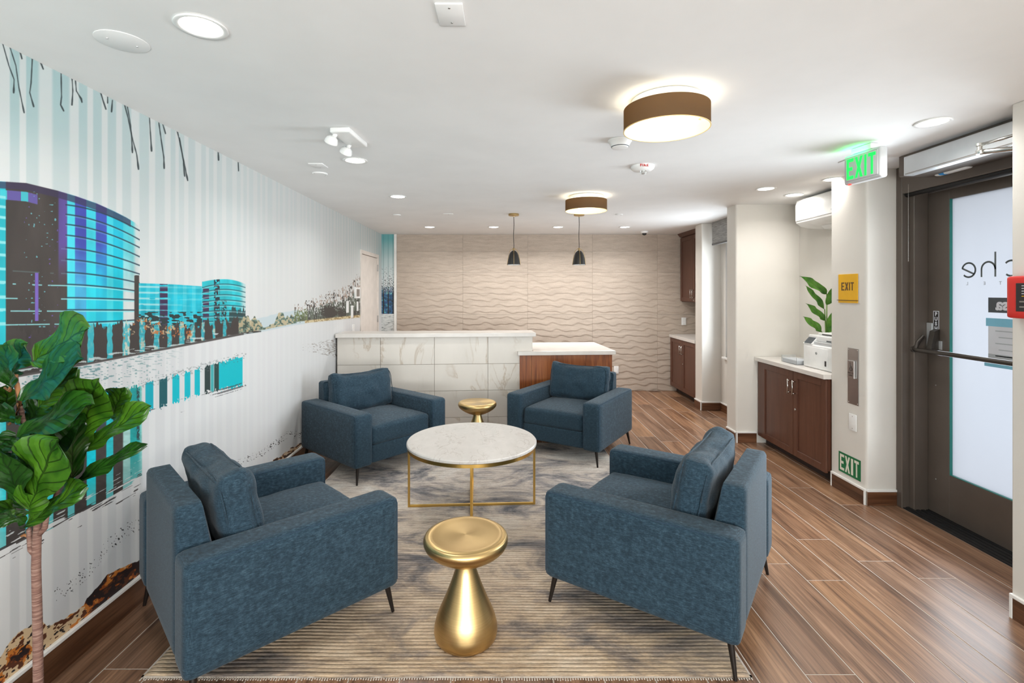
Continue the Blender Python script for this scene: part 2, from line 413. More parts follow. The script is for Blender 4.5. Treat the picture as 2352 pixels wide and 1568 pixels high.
# ------------------------------------------------------------------ the printed mural (flat print, painted by code in wall elevation)
def wallx(y): return -1.80 - .01505 * (y - 1.777)          # the long wall runs very slightly outwards
MY0, MY1 = 1.2, 7.76
def make_mural():
    Wn, Hn = 4096, 1536
    rng = np.random.RandomState(3); tab = rng.rand(256, 256).astype(np.float32)
    def vn(x, y):
        xi = np.floor(x).astype(np.int32); yi = np.floor(y).astype(np.int32); fx = (x - xi).astype(np.float32); fy = (y - yi).astype(np.float32)
        fx = fx * fx * (3 - 2 * fx); fy = fy * fy * (3 - 2 * fy)
        a = tab[yi & 255, xi & 255]; b = tab[yi & 255, (xi + 1) & 255]; c = tab[(yi + 1) & 255, xi & 255]; d = tab[(yi + 1) & 255, (xi + 1) & 255]
        return (a + (b - a) * fx) * (1 - fy) + (c + (d - c) * fx) * fy
    def fbm(x, y, o=3):
        r = 0; amp = .5; tot = 0
        for _ in range(o): r = r + amp * vn(x, y); tot += amp; amp *= .5; x = x * 2.03 + 11; y = y * 2.03 + 7
        return r / tot
    def ss(a, b, x): t = np.clip((x - a) / (b - a), 0, 1); return t * t * (3 - 2 * t)
    Y = np.linspace(MY0, MY1, Wn, dtype=np.float32); z = np.linspace(0, H, Hn, dtype=np.float32)[:, None]
    px = (PX + F * wallx(Y) / Y).astype(np.float32)            # elevation -> drawing coordinates
    py = (PY - F * (z - CAMZ) / Y[None, :]).astype(np.float32)
    img = np.empty((Hn, Wn, 3), np.float32)
    # sky: soft vertical stripes about a hand wide, teal wash at the top
    j = np.round(Y / .1); wob = np.interp(Y, np.arange(1, 8, .1), rng.rand(70) * .07)
    st = ss(.28, .40, np.abs(((Y + wob) / .1) % 1 - .5) * 1.0 + .05)    # 1 in the pale bands
    fade = np.interp(px, [-50, 250, 360, 600, 900], [.8, .65, .42, .14, .1])
    stripe = (1 - st) * fade
    base = np.array([226, 227, 226], np.float32); dk = np.array([196, 204, 205], np.float32)
    img[:] = base + (dk - base) * stripe[None, :, None] * ((.45 + .9 * (fbm(Y[None, :] * 4, z * 3) - .2)) * (.45 + .55 * ss(1.0, 2.1, z)))[..., None]
    teal = ss(1.5, 2.44, z) * (.25 + .75 * (1 - st) * .8)[None, :] * np.interp(px, [0, 200, 420, 700, 800, 880], [1, .8, .4, .12, .3, .8])[None, :]
    teal = teal * (.5 + .8 * fbm(Y[None, :] * 2.5, z * 2.5))
    img += (np.array([150, 196, 200], np.float32) - img) * np.clip(teal, 0, 1)[..., None] * .75
    def cols(a, b):
        i = np.where((px >= a) & (px <= b))[0]
        return slice(i[0], i[-1] + 1) if len(i) else slice(0, 0)
    def put(sl, m, c):
        m = np.clip(m, 0, 1)[..., None]; v = img[:, sl]
        c = np.asarray(c, np.float32)
        v += (c - v) * m
    aa = lambda d: np.clip(d * .6 + .5, 0, 1)
    # shore line, the lake is a shade whiter
    shx = [-900, 0, 164, 300, 478, 555, 606, 679, 822, 900]; shy = [1010, 872, 843, 817, 783, 768, 761, 746, 731, 728]
    shore = np.interp(px, shx, shy).astype(np.float32)
    lake = aa(py - shore[None, :])
    img += (np.array([232, 232, 233], np.float32) - stripe[None, :, None] * np.array([22, 20, 18]) - img) * lake[..., None] * .75
    grain = fbm(Y[None, :] * 9, z * 60, 2)
    dark = np.array([70, 64, 61], np.float32); cyan = np.array([20, 192, 212], np.float32)
    # ---- hills
    sl = cols(575, 700); X = px[sl][None, :]; P = py[:, sl]
    put(sl, aa(P - np.interp(X, [575, 640, 680, 700], [735, 717, 711, 716]) - 3 * fbm(X / 9, P * 0)) * (1 - lake[:, sl]) * .8, (200, 216, 222))
    # ---- first tower
    sl = cols(-900, 321); X = px[sl][None, :]; P = py[:, sl]; n = fbm(Y[sl][None, :] * 14, z * 5, 3)
    top = np.interp(X, [-900, -60, 0, 60, 130, 171, 220, 258, 290, 310, 321], [520, 432, 416, 420, 437, 449, 466, 483, 499, 511, 521])
    bld = aa(P - top) * (1 - lake[:, sl])
    xs = [-900, 12, 14, 132, 136, 153, 155, 171, 173, 197, 199, 219, 221, 244, 246, 259, 261, 281, 284, 305, 312, 321]
    cc = [(40, 190, 205), (40, 190, 205), dark, dark, (96, 78, 150), (96, 78, 150), (70, 206, 222), (70, 206, 222), (66, 76, 172), (66, 76, 172), (60, 206, 224), (60, 206, 224), (64, 84, 184), (64, 84, 184), (62, 206, 224), (62, 206, 224), (24, 184, 212), (24, 184, 212), (70, 200, 214), (96, 206, 214), (200, 216, 216), (214, 218, 216)]
    up = np.stack([np.interp(X, xs, [c[k] for c in cc]) for k in range(3)], -1)
    cc2 = [(40, 190, 205), (40, 190, 205), dark, dark, dark, dark, (70, 210, 224), (70, 210, 224), (70, 170, 214), (70, 170, 214), (40, 206, 224), (40, 206, 224), (30, 190, 216), (30, 190, 216), (60, 208, 222), (60, 208, 222), (6, 196, 216), (10, 196, 216), (214, 224, 222), (222, 224, 222), (214, 218, 216), (214, 218, 216)]
    lo = np.stack([np.interp(X, xs, [c[k] for c in cc2]) for k in range(3)], -1)
    k = np.clip((P - 560 + 60 * (n - .5)) / 110, 0, 1)[..., None]
    col = up * (1 - k) + lo * k
    col = col * (.86 + .28 * n[..., None])
    put(sl, bld, col)
    # roof parapet band and the pale band under the roof at the far left
    put(sl, bld * aa(8 - np.abs(P - top - 8)) * .75 * (X < 300), (62, 54, 84))
    put(sl, bld * aa(11 - np.abs(P - top - 30 - np.maximum(0, X) * .02)) * (X < 86) * .9, np.where((np.floor(X / 16) % 3 == 0)[..., None], (70, 200, 214), (104, 92, 168)))
    # floor lines, curving with the facade
    yl = [468, 490, 513, 538, 567, 594, 624, 652, 683, 711, 741]; yr = [529, 550, 568, 589, 609, 629, 650, 669, 689, 712, 734]
    q = np.clip((X - 120) / 200, -6, 1); q = np.where(q > 0, q ** 1.9, q * .45)
    for i, (a, b) in enumerate(zip(yl, yr)):
        ln = a + (b - a) * q
        ld = np.abs(P - ln)
        put(sl, bld * aa(1.5 - ld) * (X > 150) * .9, (40, 62, 78))
        if i >= 4: put(sl, bld * aa(1.3 - np.abs(P - ln - 3.2)) * (.25 + .75 * (i > 6)) * np.where(X > 140, .9, (vn(X / 17 + i * 9, P * 0) > (.62 if i < 7 else .42)) * .9), (150, 226, 230))
        elif i > 0: put(sl, bld * aa(1.2 - np.abs(P - ln - 3)) * (X > 150) * .35, (150, 220, 226))
        put(sl, bld * aa(3.2 - np.abs(P - ln)) * (X < 13) * (X > -60), (140, 220, 226))
    # flecks of glass on the dark shaft
    fl = (vn(X / 6, P / 5) > .9) * (X > 55) * (X < 135) * (P > 440)
    put(sl, bld * fl * .8, np.where((vn(X / 30, P / 90) > .55)[..., None], (110, 86, 176), (110, 190, 200)))
    put(sl, bld * aa(4 - np.abs(X - 84)) * (vn(P / 22, X * 0) > .62) * (P > 590), (120, 98, 184))
    put(sl, bld * aa(5.5 - np.abs(X - 314)) * (P > 632), dark)
    # ---- middle block
    sl = cols(319, 472); X = px[sl][None, :]; P = py[:, sl]; n = fbm(Y[sl][None, :] * 12, z * 14, 3)
    top = np.interp(X, [319, 400, 472], [650, 653, 658]); b2 = aa(P - top) * (1 - lake[:, sl])
    col = np.array([18, 184, 206]) * (.8 + .4 * n[..., None]); col = col + (np.array([120, 214, 224]) - col) * (((X / 21) % 1 < .4) * .4)[..., None]
    put(sl, b2, col)
    put(sl, b2 * aa(9 - np.abs(X - 376)) * ((P - 654) % 14.5 > 4 - 3 * (P > 690)), (64, 48, 84))
    put(sl, b2 * aa(2.2 - np.abs((P - 652 - (X - 320) * .02) % 13.5 - 6)) * np.where(X < 366, .85, .35) * (vn(X / 25, P / 5) > .3), (176, 226, 230))
    put(sl, b2 * (P > 716) * (vn(X / 8, P / 3.2) > .52), (44, 60, 60))
    # ---- round tower
    sl = cols(464, 564); X = px[sl][None, :]; P = py[:, sl]; n = fbm(Y[sl][None, :] * 12, z * 10, 3)
    top = 641 + 11 * np.clip((X - 515) / 48, -1, 1) ** 2 * np.where(X > 515, 1, .5); b3 = aa(P - top) * (1 - lake[:, sl])
    col = np.array([42, 192, 204]) * (.82 + .36 * n[..., None]); e = ss(548, 562, X)[..., None]; col = col * (1 - e) + np.array([190, 220, 220]) * e
    put(sl, b3, col)
    put(sl, b3 * aa(7 - np.abs(X - 473)) * (P > 660) * ((P - 662) % 14.5 < 10), (70, 52, 84))
    put(sl, b3 * aa(6.5 - np.abs(X - 498)) * (vn(X / 3.2, P / 3.4) > .4), (40, 52, 62))
    put(sl, b3 * (P > 690) * (np.abs(X - 514) < 6) * (vn(X / 2.5, P / 3) > .45), (40, 60, 64))
    put(sl, b3 * (X > 526) * aa((P - 722 + 26 * vn(X / 2.4, P * 0))) * .9, (46, 62, 62))
    for i in range(8):
        ln = 652 + i * 12.2 + 8 * np.clip((X - 515) / 48, -1, 1) ** 2 * (1 - i / 8)
        put(sl, b3 * aa(1.1 - np.abs(P - ln)) * .85, (40, 90, 100)); put(sl, b3 * aa(.9 - np.abs(P - ln - 2.4)) * .6, (190, 230, 232))
    # ---- planting along the shore, in dark and pale columns
    sl = cols(-900, 600); X = px[sl][None, :]; P = py[:, sl]; sh = shore[sl][None, :]
    hgt = np.interp(X, [-900, 0, 160, 215, 330, 440, 560, 600], [160, 130, 95, 100, 88, 62, 46, 30])
    tt = sh - hgt + 22 * vn(X / 4.2, P * 0) + 9 * vn(X / 1.5, P / 9)
    colm = np.array([(16, 60), (70, 108), (124, 152), (165, 201), (215, 246), (258, 282), (298, 320), (333, 353), (366, 384), (394, 412), (424, 437), (448, 462), (470, 488), (494, 512), (520, 600)])
    md = np.zeros_like(X)
    for a, b in colm: md = np.maximum(md, aa((b - a) / 2 - np.abs(X - (a + b) / 2) + 2.5 * (vn(X * 0 + a, P / 8) - .5)))
    band = aa(P - tt) * (1 - lake[:, sl])
    gap = np.array([60, 176, 190]) + (np.array([228, 214, 190]) - np.array([60, 176, 190])) * np.clip((fbm(X / 5, P / 10, 3) - .5) * 6, 0, 1)[..., None] * (.25 + .6 * (X > 285))[..., None]
    put(sl, band * np.where(X < 160, .0, .85), gap); put(sl, band * md, dark * .98)
    put(sl, band * (P < tt + 26) * (X > 284) * (X < 440) * (vn(X / 9, P / 7) > .5) * np.clip((vn(X / 3, P / 3) - .35) * 5, 0, 1) * .85, np.where((vn(X / 9, P / 9) > .5)[..., None], (206, 120, 66), (214, 190, 150)))
    put(sl, band * (P > sh - 15) * (vn(X / 16, P / 2.2) > .62) * .8, (214, 226, 226))
    put(sl, aa(2.4 - np.abs(P - sh + 1)) * (X < 560), (88, 84, 82))
    # speckled water just below the shore
    sl = cols(-900, 420); X = px[sl][None, :]; P = py[:, sl]; sh = shore[sl][None, :]
    put(sl, (vn(X / 6.5, P / 2.2) > .64 + (P - sh) / 320) * (P > sh + 3) * (P < sh + 66) * np.interp(X, [150, 330, 420], [.8, .5, .05]), (92, 142, 146))
    # ---- bushes and the poplar row on the right
    sl = cols(548, 690); X = px[sl][None, :]; P = py[:, sl]; sh = shore[sl][None, :]; q = fbm(X / 4, P / 4, 3)
    tt = sh - np.interp(X, [548, 585, 600, 618, 640, 668, 685], [38, 34, 14, 8, 30, 24, 4]) + 14 * (vn(X / 5, P * 0) - .5)
    col = np.where((q > .5)[..., None], (196, 180, 144), (104, 136, 122)); col = np.where((q < .38)[..., None], (70, 84, 74), col)
    put(sl, aa(P - tt) * aa(sh - 4 - P) * .9, col)
    sl = cols(676, 830); X = px[sl][None, :]; P = py[:, sl]; sh = shore[sl][None, :] - 7
    tops = np.interp(X, [676, 690, 720, 760, 800, 826], [700, 692, 680, 663, 642, 622]) + 16 * vn(X / 3.1, P * 0)
    f = np.clip((P - tops) / np.maximum(sh - tops, 1), 0, 1); q = fbm(X / 1.7, P / 3.4, 3); q2 = vn(X / 1.5, P / 12)
    m = aa(P - tops) * aa(sh - P) * np.clip((.44 + .42 * f - q) * 7, 0, 1) * .92
    col = np.where((f < .42)[..., None], (176, 154, 140), (96, 104, 92)); col = np.where((q2 > .62)[..., None], (62, 60, 56), col); col = np.where(((X < 706) & (f > .3))[..., None] & (q2 < .62)[..., None], (112, 124, 82), col)
    put(sl, m, col)
    rgd = 16 * (fbm(X / 2.2, P / 2.6, 3) - .5)
    put(sl, (aa(13 - np.hypot((X - 757) * .75, (P - 716) * .85) + rgd) + aa(8 - np.hypot(X - 785, (P - 722) * .6) + rgd)) * aa(sh - P), (74, 70, 66))
    put(sl, aa(3 - np.abs(P - sh - 2)) * (X > 700) * .9, np.where((vn(X / 2, P / 2) > .5)[..., None], (222, 204, 160), (166, 140, 92)))
    # reflection of the poplars
    sl = cols(676, 800); X = px[sl][None, :]; P = py[:, sl]
    put(sl, .6 * np.clip((vn(X / 3, P / 1.3) - 1.0 + np.interp(X, [680, 730, 775], [.12, .36, .62])) * 4, 0, 1) * aa(np.interp(X, [676, 775], [3, 22]) - np.abs(P - np.interp(X, [676, 775], [797, 799]))), (132, 122, 112))
    # ---- reflections of the mid blocks
    sl = cols(318, 566); X = px[sl][None, :]; P = py[:, sl]; rag = 9 * (vn(X / 2.2, P / 4) - .5)
    t1 = np.interp(X, [320, 558], [884, 818]) + rag; b1 = np.interp(X, [320, 470, 558], [950, 902, 884]) + 1.6 * rag
    zone = aa(P - t1) * aa(b1 - P)
    for a, b, c in [(334, 352, (10, 176, 196)), (366, 384, (30, 96, 104)), (396, 412, (0, 192, 208)), (424, 437, (0, 190, 206)), (447, 459, (0, 190, 206)), (470, 483, (46, 66, 66)), (484, 491, (70, 176, 180)), (492, 503, (40, 74, 72)), (503, 557, (0, 194, 208))]:
        put(sl, zone * aa((b - a) / 2 - np.abs(X - (a + b) / 2)), c)
    dd = (P - b1)
    put(sl, (vn(X / 40 + P / 30, (P + (X - 320) * .30) / 2.3) > .70 + np.abs(dd - 4) / 90) * (dd > -22) * (dd < 34) * .75, (84, 84, 86))
    put(sl, (vn(X / 3.5, P / 2.2) > .66) * (np.abs(P - t1) < 9) * .45, (120, 128, 130))
    # ---- reflection of the first tower: dark and cyan bars ending in brush strokes
    sl = cols(-900, 326); X = px[sl][None, :]; P = py[:, sl]
    bot = np.interp(X, [-900, 0, 120, 200, 320], [1700, 1262, 1205, 1165, 1095]); rg = 20 * (vn((X + P * .35) / 60, (P + X * .55) / 4.5) - .5)
    tp = np.interp(X, [-900, 150, 326], [980, 915, 884]) + 14 * (vn(X / 2, P / 5) - .5)
    zone = aa(bot + rg - P) * aa(P - tp)
    xs = np.array([-900, -70, -69, -12, -11, 13, 14, 58, 59, 64, 66, 107, 109, 121, 123, 154, 157, 170, 172, 198, 200, 219, 221, 243, 245, 259, 261, 281, 284, 298, 300, 317, 326])
    cyan2 = (40, 196, 206); pale = (168, 212, 206); tl = (30, 160, 160)
    ck = [dark, dark, cyan, cyan, (130, 220, 226), cyan2, dark, dark, cyan2, cyan2, dark, dark, cyan2, cyan2, dark, dark, cyan2, cyan2, dark, dark, (0, 200, 218), (0, 200, 218), dark, dark, cyan2, cyan2, dark, dark, pale, pale, tl, tl, pale]
    col = np.stack([np.interp(X, xs, [c[k] for c in ck]) for k in range(3)], -1); col = np.broadcast_to(col, P.shape + (3,)).copy()
    col *= (.9 + .2 * fbm(X / 12, P / 6, 2))[..., None]
    up = ss(60, 0, P - np.interp(X, [0, 326], [950, 930])); blu = np.where((col.sum(-1) < 330)[..., None], np.array([44, 140, 180]), col)
    col = col + (blu - col) * (up * .75 * (X > 160))[..., None]
    low = ss(90, 0, bot - P); lt = col + (np.array([130, 200, 200]) - col) * ((col.sum(-1) > 330)[..., None] * .7); col = col + (lt - col) * low[..., None]
    put(sl, zone, col)
    put(sl, (vn((X + P * .3) / 26, (P + X * .55) / 2.4) > .66 + np.abs(P - bot) / 150) * (np.abs(P - bot) < 40) * .85, np.where((P < bot - 8)[..., None], (214, 222, 222), (60, 56, 55)))
    put(sl, (vn(X / 1.6, P / 3) > .35) * aa(3.2 - np.abs(X - 317)) * (P > 890) * (P < 1010) * .85, (50, 56, 60))
    # ---- specks and the shore rocks along the foot of the wall
    sl = cols(-900, 330); X = px[sl][None, :]; P = py[:, sl]
    put(sl, (vn((X - P * .6) / 3, (P + X * .75) / 4) > .84) * aa(16 - np.abs(P - np.interp(X, [130, 160, 210, 245, 300], [1366, 1350, 1305, 1255, 1210]))) * (X > 125) * .9, (40, 38, 38))
    rock = np.interp(X, [-900, -60, 0, 30, 72, 95, 110, 150, 192, 200, 250, 300, 330], [2300, 1560, 1510, 1462, 1437, 1424, 1440, 1420, 1392, 1372, 1318, 1296, 1280])
    qn = fbm(X / 46, (P + X * .5) / 30, 4); q3 = fbm(X / 16, (P + X * .8) / 9, 3)
    col = np.where((qn > .44)[..., None], (208, 126, 54), (48, 36, 34)); col = np.where((qn > .54)[..., None], (226, 196, 156), col); col = np.where(((qn > .40) & (qn <= .44))[..., None], (150, 76, 32), col)
    col = np.where((q3 > .65)[..., None], (96, 54, 34), col); col = np.where((q3 < .31)[..., None], (40, 32, 32), col)
    put(sl, aa(P - rock - 6 * (vn(X / 7, P * 0) - .5)), col)
    sl = cols(560, 860); X = px[sl][None, :]; P = py[:, sl]
    rock = np.interp(X, [560, 596, 625, 640, 668, 690, 720, 860], [1098, 1072, 1058, 1050, 1030, 1018, 1012, 955]); qn = fbm(X / 8, (P + X * .4) / 5, 3)
    col = np.where((qn > .5)[..., None], (206, 148, 96), (70, 50, 42)); col = np.where((qn > .56)[..., None], (226, 204, 176), col)
    put(sl, aa(P - rock - 5 * (vn(X / 4, P * 0) - .5)), col)
    sl = cols(500, 700); X = px[sl][None, :]; P = py[:, sl]
    put(sl, (vn((X - P) / 2.2, (P + X * .5) / 2.2) > .8) * aa(8 - np.abs(P - np.interp(X, [510, 545, 600, 660], [1070, 1062, 1042, 998]))) * .9, (70, 68, 68))
    # ---- willow twigs hanging from the top edge
    for tw in [[(-40, 60), (-20, 130), (-10, 210)], [(6, 100), (20, 150), (32, 182), (31, 212)], [(22, 106), (36, 150), (43, 200), (55, 258)], [(44, 112), (50, 134)], [(74, 132), (71, 190), (68, 212), (77, 244)], [(92, 140), (99, 158)], [(140, 166), (141, 222), (139, 240), (146, 254)], [(165, 178), (167, 208), (165, 240)], [(173, 184), (175, 208), (186, 226), (188, 234)], [(231, 212), (237, 232), (243, 250)], [(247, 222), (247, 236)], [(258, 230), (256, 256)],
               [(286, 240), (294, 270), (302, 310), (314, 355), (318, 388)], [(292, 242), (298, 275), (302, 310), (304, 350)], [(343, 266), (345, 300), (348, 346)], [(364, 276), (370, 320), (376, 360), (377, 386)], [(373, 282), (380, 306)], [(407, 300), (416, 340), (424, 380), (431, 414)], [(412, 316), (421, 370), (424, 404)], [(501, 346), (502, 367)], [(547, 372), (548, 392)]]:
        xs_ = [p[0] for p in tw]; sl = cols(min(xs_) - 8, max(xs_) + 8)
        if sl.stop <= sl.start: continue
        X = px[sl][None, :]; P = py[:, sl]; d = np.full(P.shape, 99., np.float32)
        for (x0, y0), (x1, y1) in zip(tw, tw[1:]):
            t = np.clip(((X - x0) * (x1 - x0) + (P - y0) * (y1 - y0)) / ((x1 - x0) ** 2 + (y1 - y0) ** 2), 0, 1)
            d = np.minimum(d, np.hypot(X - x0 - t * (x1 - x0), P - y0 - t * (y1 - y0)))
        lng = min(1, (tw[-1][1] - tw[0][1]) / 60); tip = np.exp(-((P - tw[-1][1] + 7) / 9) ** 2)
        put(sl, aa(.9 + .7 * vn(P / 9 + tw[0][0], X * 0) + (.8 * lng) * tip - d) * .9, (50, 60, 62))
    img = np.clip(img * MURAL_GAIN / 255, 0, 1)
    im = bpy.data.images.new('mural_print', Wn, Hn)
    buf = np.ones((Hn, Wn, 4), np.float32); buf[..., :3] = img
    im.pixels.foreach_set(buf.ravel()); im.update(); im.pack()
    return im
MURAL_GAIN = 0.93
def f_mural(t):
    tx = t.n('ShaderNodeTexImage', _extension='EXTEND'); tx.image = make_mural()
    t.set(tx.inputs[0], t.n('ShaderNodeTexCoord').outputs['UV'])
    t.set(t.b.inputs['Base Color'], tx.outputs[0])
    t.bump(t.noise(t.coord(), 140, 3), .1, .002)
M_mural = mat('printed_mural_wallcovering', (225, 226, 226), .6, spec=.3, fn=f_mural)

# ------------------------------------------------------------------ the room
# floor: grout bed plus wood-look planks laid lengthwise
fl = MB().box((-2.3, -3.2, -.12), (3.6, 8.0, -.0012)).build('floor', M_grout); struct(fl)
PW, PL, x0 = .2045, 1.235, 1.224
plank_mesh = {}
known = {0: .0, 1: 2.827, 2: 2.665, 3: 3.105, 4: 2.855, 5: 2.685, 6: 3.605}
for ci in range(-16, 10):
    xa, xb = x0 + ci * PW + .0022, x0 + (ci + 1) * PW - .0022
    if xa > 3.3 or xb < -1.99: continue
    off = (known[ci] if ci in known and known[ci] else random.random() * PL) % PL
    y = -3.2 - PL + (off - (-3.2)) % PL
    while y < 7.75:
        ya, yb = max(y, -3.2) + .0022, min(y + PL, 7.76) - .0022
        if yb - ya > .02:
            key = round(yb - ya, 3)
            if key not in plank_mesh:
                p = MB().box((-PW / 2 + .0022, -key / 2, -.014), (PW / 2 - .0022, key / 2, 0), .0015, 1).build('plank', M_plank, fl)
                plank_mesh[key] = p.data
            else:
                p = bpy.data.objects.new('plank', plank_mesh[key]); C.objects.link(p); p.parent = fl
            p.location = ((xa + xb) / 2, (ya + yb) / 2, 0)
        y += PL
struct(MB().box((-2.3, -3.2, H), (3.6, 8.0, H + .12)).build('ceiling', M_ceil))

# long left wall carrying the mural, with the opening for the white door
DY0, DY1, DZ = 6.50, 7.50, 2.10
def wall_seg(bm, ya, yb, za, zb):
    uvl = bm.loops.layers.uv.verify()
    n = max(1, int((yb - ya) / .5))
    A = []
    vs = [bm.verts.new((x, y, z)) for x, y, z in [(wallx(ya), ya, za), (wallx(yb), yb, za), (wallx(yb), yb, zb), (wallx(ya), ya, zb), (-2.15, ya, za), (-2.15, yb, za), (-2.15, yb, zb), (-2.15, ya, zb)]]
    for q in [(0, 1, 2, 3), (4, 7, 6, 5), (0, 3, 7, 4), (1, 5, 6, 2), (0, 4, 5, 1), (3, 2, 6, 7)]:
        f = bm.faces.new([vs[i] for i in q])
        for l in f.loops: l[uvl].uv = ((l.vert.co.y - MY0) / (MY1 - MY0), l.vert.co.z / H)
mb = MB()
wall_seg(mb.bm, -3.2, DY0, 0, H); wall_seg(mb.bm, DY0, DY1, DZ, H); wall_seg(mb.bm, DY1, 7.95, 0, H)
struct(mb.build('wall_left', M_mural))
# back wall: plain backing, a return strip of mural, a white edge trim, then the wave-relief tiles
wb = struct(MB().box((-2.15, 7.75, 0), (3.6, 7.95, H)).build('wall_back', M_wall))
def f_strip(t):
    v = t.coord('Object'); s = t.n('ShaderNodeSeparateXYZ', Vector=v); zc = s.outputs[2]; xc = s.outputs[0]
    sky = t.ramp(t.math('MULTIPLY', zc, 1 / H), [(.70, (214, 218, 218)), (.84, (188, 206, 206)), (.97, (104, 168, 170))])
    bars = t.math('LESS_THAN', t.math('ABSOLUTE', t.math('SUBTRACT', t.math('FRACT', t.math('MULTIPLY_ADD', xc, 13.3, .25)), .5)), .13)
    sky = t.mix(t.math('MULTIPLY', bars, .3), sky, lin((70, 130, 134)))
    n = t.noise(t.coord('Object', (1, 1, 1)), 45, 4, .7)
    leaf = t.math('GREATER_THAN', n, t.n('ShaderNodeMapRange', Value=zc, i1=1.35, i2=1.98, i3=.44, i4=.64).outputs[0])
    inz = t.math('MULTIPLY', t.math('GREATER_THAN', zc, 1.42), t.math('LESS_THAN', zc, 1.95))
    c = t.mix(t.math('MULTIPLY', leaf, inz), sky, lin((52, 56, 58)))
    low = t.math('MULTIPLY', t.math('GREATER_THAN', zc, 1.2), t.math('LESS_THAN', zc, 1.62))
    bl = t.ramp(t.noise(t.coord('Object', (1, 1, 1)), 20, 4, .7), [(.36, (40, 44, 50)), (.46, (34, 90, 120)), (.54, (60, 70, 130)), (.62, (70, 170, 170)), (.72, (190, 216, 216))])
    bl = t.mix(bars, bl, lin((38, 40, 44)))
    c = t.mix(t.math('MULTIPLY', low, t.n('ShaderNodeMapRange', Value=zc, i1=1.68, i2=1.5, i3=0.0, i4=1.0).outputs[0]), c, bl)
    wat = t.math('LESS_THAN', zc, 1.2)
    wc = t.ramp(t.noise(t.coord('Object', (1, 1, 5)), 16, 4, .7), [(.34, (60, 66, 66)), (.46, (206, 210, 208)), (.6, (226, 228, 226))])
    t.set(t.b.inputs['Base Color'], t.mix(wat, c, wc))
M_strip = mat('printed_mural_return', (200, 210, 210), .6, fn=f_strip)
struct(MB().box((-1.90, 7.735, 0), (-1.695, 7.752, H)).build('wall_return', M_strip))
struct(MB().box((-1.695, 7.722, 0), (-1.655, 7.752, H), .002, 1).build('trim_1', M_whitepaint))
def wave(x, z):
    wob = .014 * math.sin(2 * math.pi * x / .36 + 9 * z) + .010 * math.sin(2 * math.pi * x / .205 + 23 * z + 1) + .007 * math.sin(2 * math.pi * x / .83 - 6 * z)
    t = ((z + wob) / .094) % 1
    h = (1 - t) if t > .10 else t / .10 * .9
    return .0035 + .0075 * h * (.35 + .65 * min(1, max(0, (2.35 - z) / 1.1)))
def wave_tile(xa, xb, za, zb):
    g = .0011; xa += g; xb -= g; za += g; zb -= g
    nx = max(4, int((xb - xa) / .022)); nz = max(4, int((zb - za) / .0058))
    bm = bmesh.new(); yb = 7.7505
    G = [[bm.verts.new((xa + (xb - xa) * i / nx, 7.742 - wave(xa + (xb - xa) * i / nx, za + (zb - za) * k / nz), za + (zb - za) * k / nz)) for i in range(nx + 1)] for k in range(nz + 1)]
    for k in range(nz):
        for i in range(nx): bm.faces.new((G[k][i], G[k][i + 1], G[k + 1][i + 1], G[k + 1][i]))
    b = [bm.verts.new(p) for p in [(xa, yb, za), (xb, yb, za), (xb, yb, zb), (xa, yb, zb)]]
    bm.faces.new([b[0], b[1]] + G[0][::-1]); bm.faces.new([b[2], b[3]] + G[nz])
    bm.faces.new([b[3], b[0]] + [r[0] for r in G]); bm.faces.new([b[1], b[2]] + [r[nx] for r in G][::-1])
    m = MB(); m.bm.free(); m.bm = bm
    o = m.build('tile', M_wave, wb, auto=50); return o
xsT = [-1.653, -.624, .386, 1.397, 2.407, 3.19]; zsT = [0.002, .2, .529, .858, 1.187, 1.516, 1.845, 2.174, H - .003]
for a, b in zip(xsT, xsT[1:]):
    for c, d in zip(zsT, zsT[1:]): wave_tile(a, b, c, d)

# right side: niche wall, wing, window wall, pillar, alcove wall, sign post, entrance, near wall
struct(MB().box((3.2, 6.6, 0), (3.6, 7.76, H)).build('wall_right_niche', M_wall))
struct(MB().box((2.592, 6.47, 0), (3.6, 6.69, H), .012, 3).build('wall_wing', M_wall))
mb = MB()
mb.box((2.84, 5.28, 0), (3.02, 5.50, H)).box((2.84, 6.33, 0), (3.02, 6.48, H)).box((2.84, 5.5, 0), (3.02, 6.33, .715)).box((2.84, 5.5, 2.30), (3.02, 6.33, H))
struct(mb.build('wall_window', M_wall))
w1 = struct(MB().box((2.90, 5.50, .715), (2.97, 5.56, 2.30)).box((2.90, 6.27, .715), (2.97, 6.33, 2.30)).box((2.90, 5.56, .715), (2.97, 6.27, .775)).box((2.90, 5.56, 2.24), (2.97, 6.27, 2.30)).build('window_1', M_whitepaint))
MB().box((2.93, 5.56, .775), (2.938, 6.27, 2.24)).build('pane', M_frost, w1)
MB().box((2.80, 5.47, .69), (2.93, 6.36, .715), .004, 2).build('sill', M_whitepaint, w1)
# pillar with rounded front corner
def rounded(xa, ya, xb, yb, r, n=8):
    pts = [(xb, ya), (xb, yb), (xa, yb)]
    for k in range(n + 1):
        a = math.pi + math.pi / 2 * k / n; pts.append((xa + r + r * math.cos(a), ya + r + r * math.sin(a)))
    return pts
struct(MB().prism(rounded(2.39, 5.09, 3.6, 5.29, .02), 'z', 0, H).build('wall_pillar', M_wall, auto=40))
struct(MB().box((3.04, 3.9, 0), (3.6, 5.1, H)).build('wall_alcove', M_wall))
struct(MB().prism(rounded(2.637, 3.60, 3.6, 3.98, .02), 'z', 0, H).build('wall_post', M_wall, auto=40))
struct(MB().box((2.425, -3.2, 0), (3.6, 2.365, H), .006, 2).build('wall_right_near', M_wall))
struct(MB().box((3.10, 2.36, 2.3), (3.6, 3.6, H)).build('wall_right_lintel', M_wall))
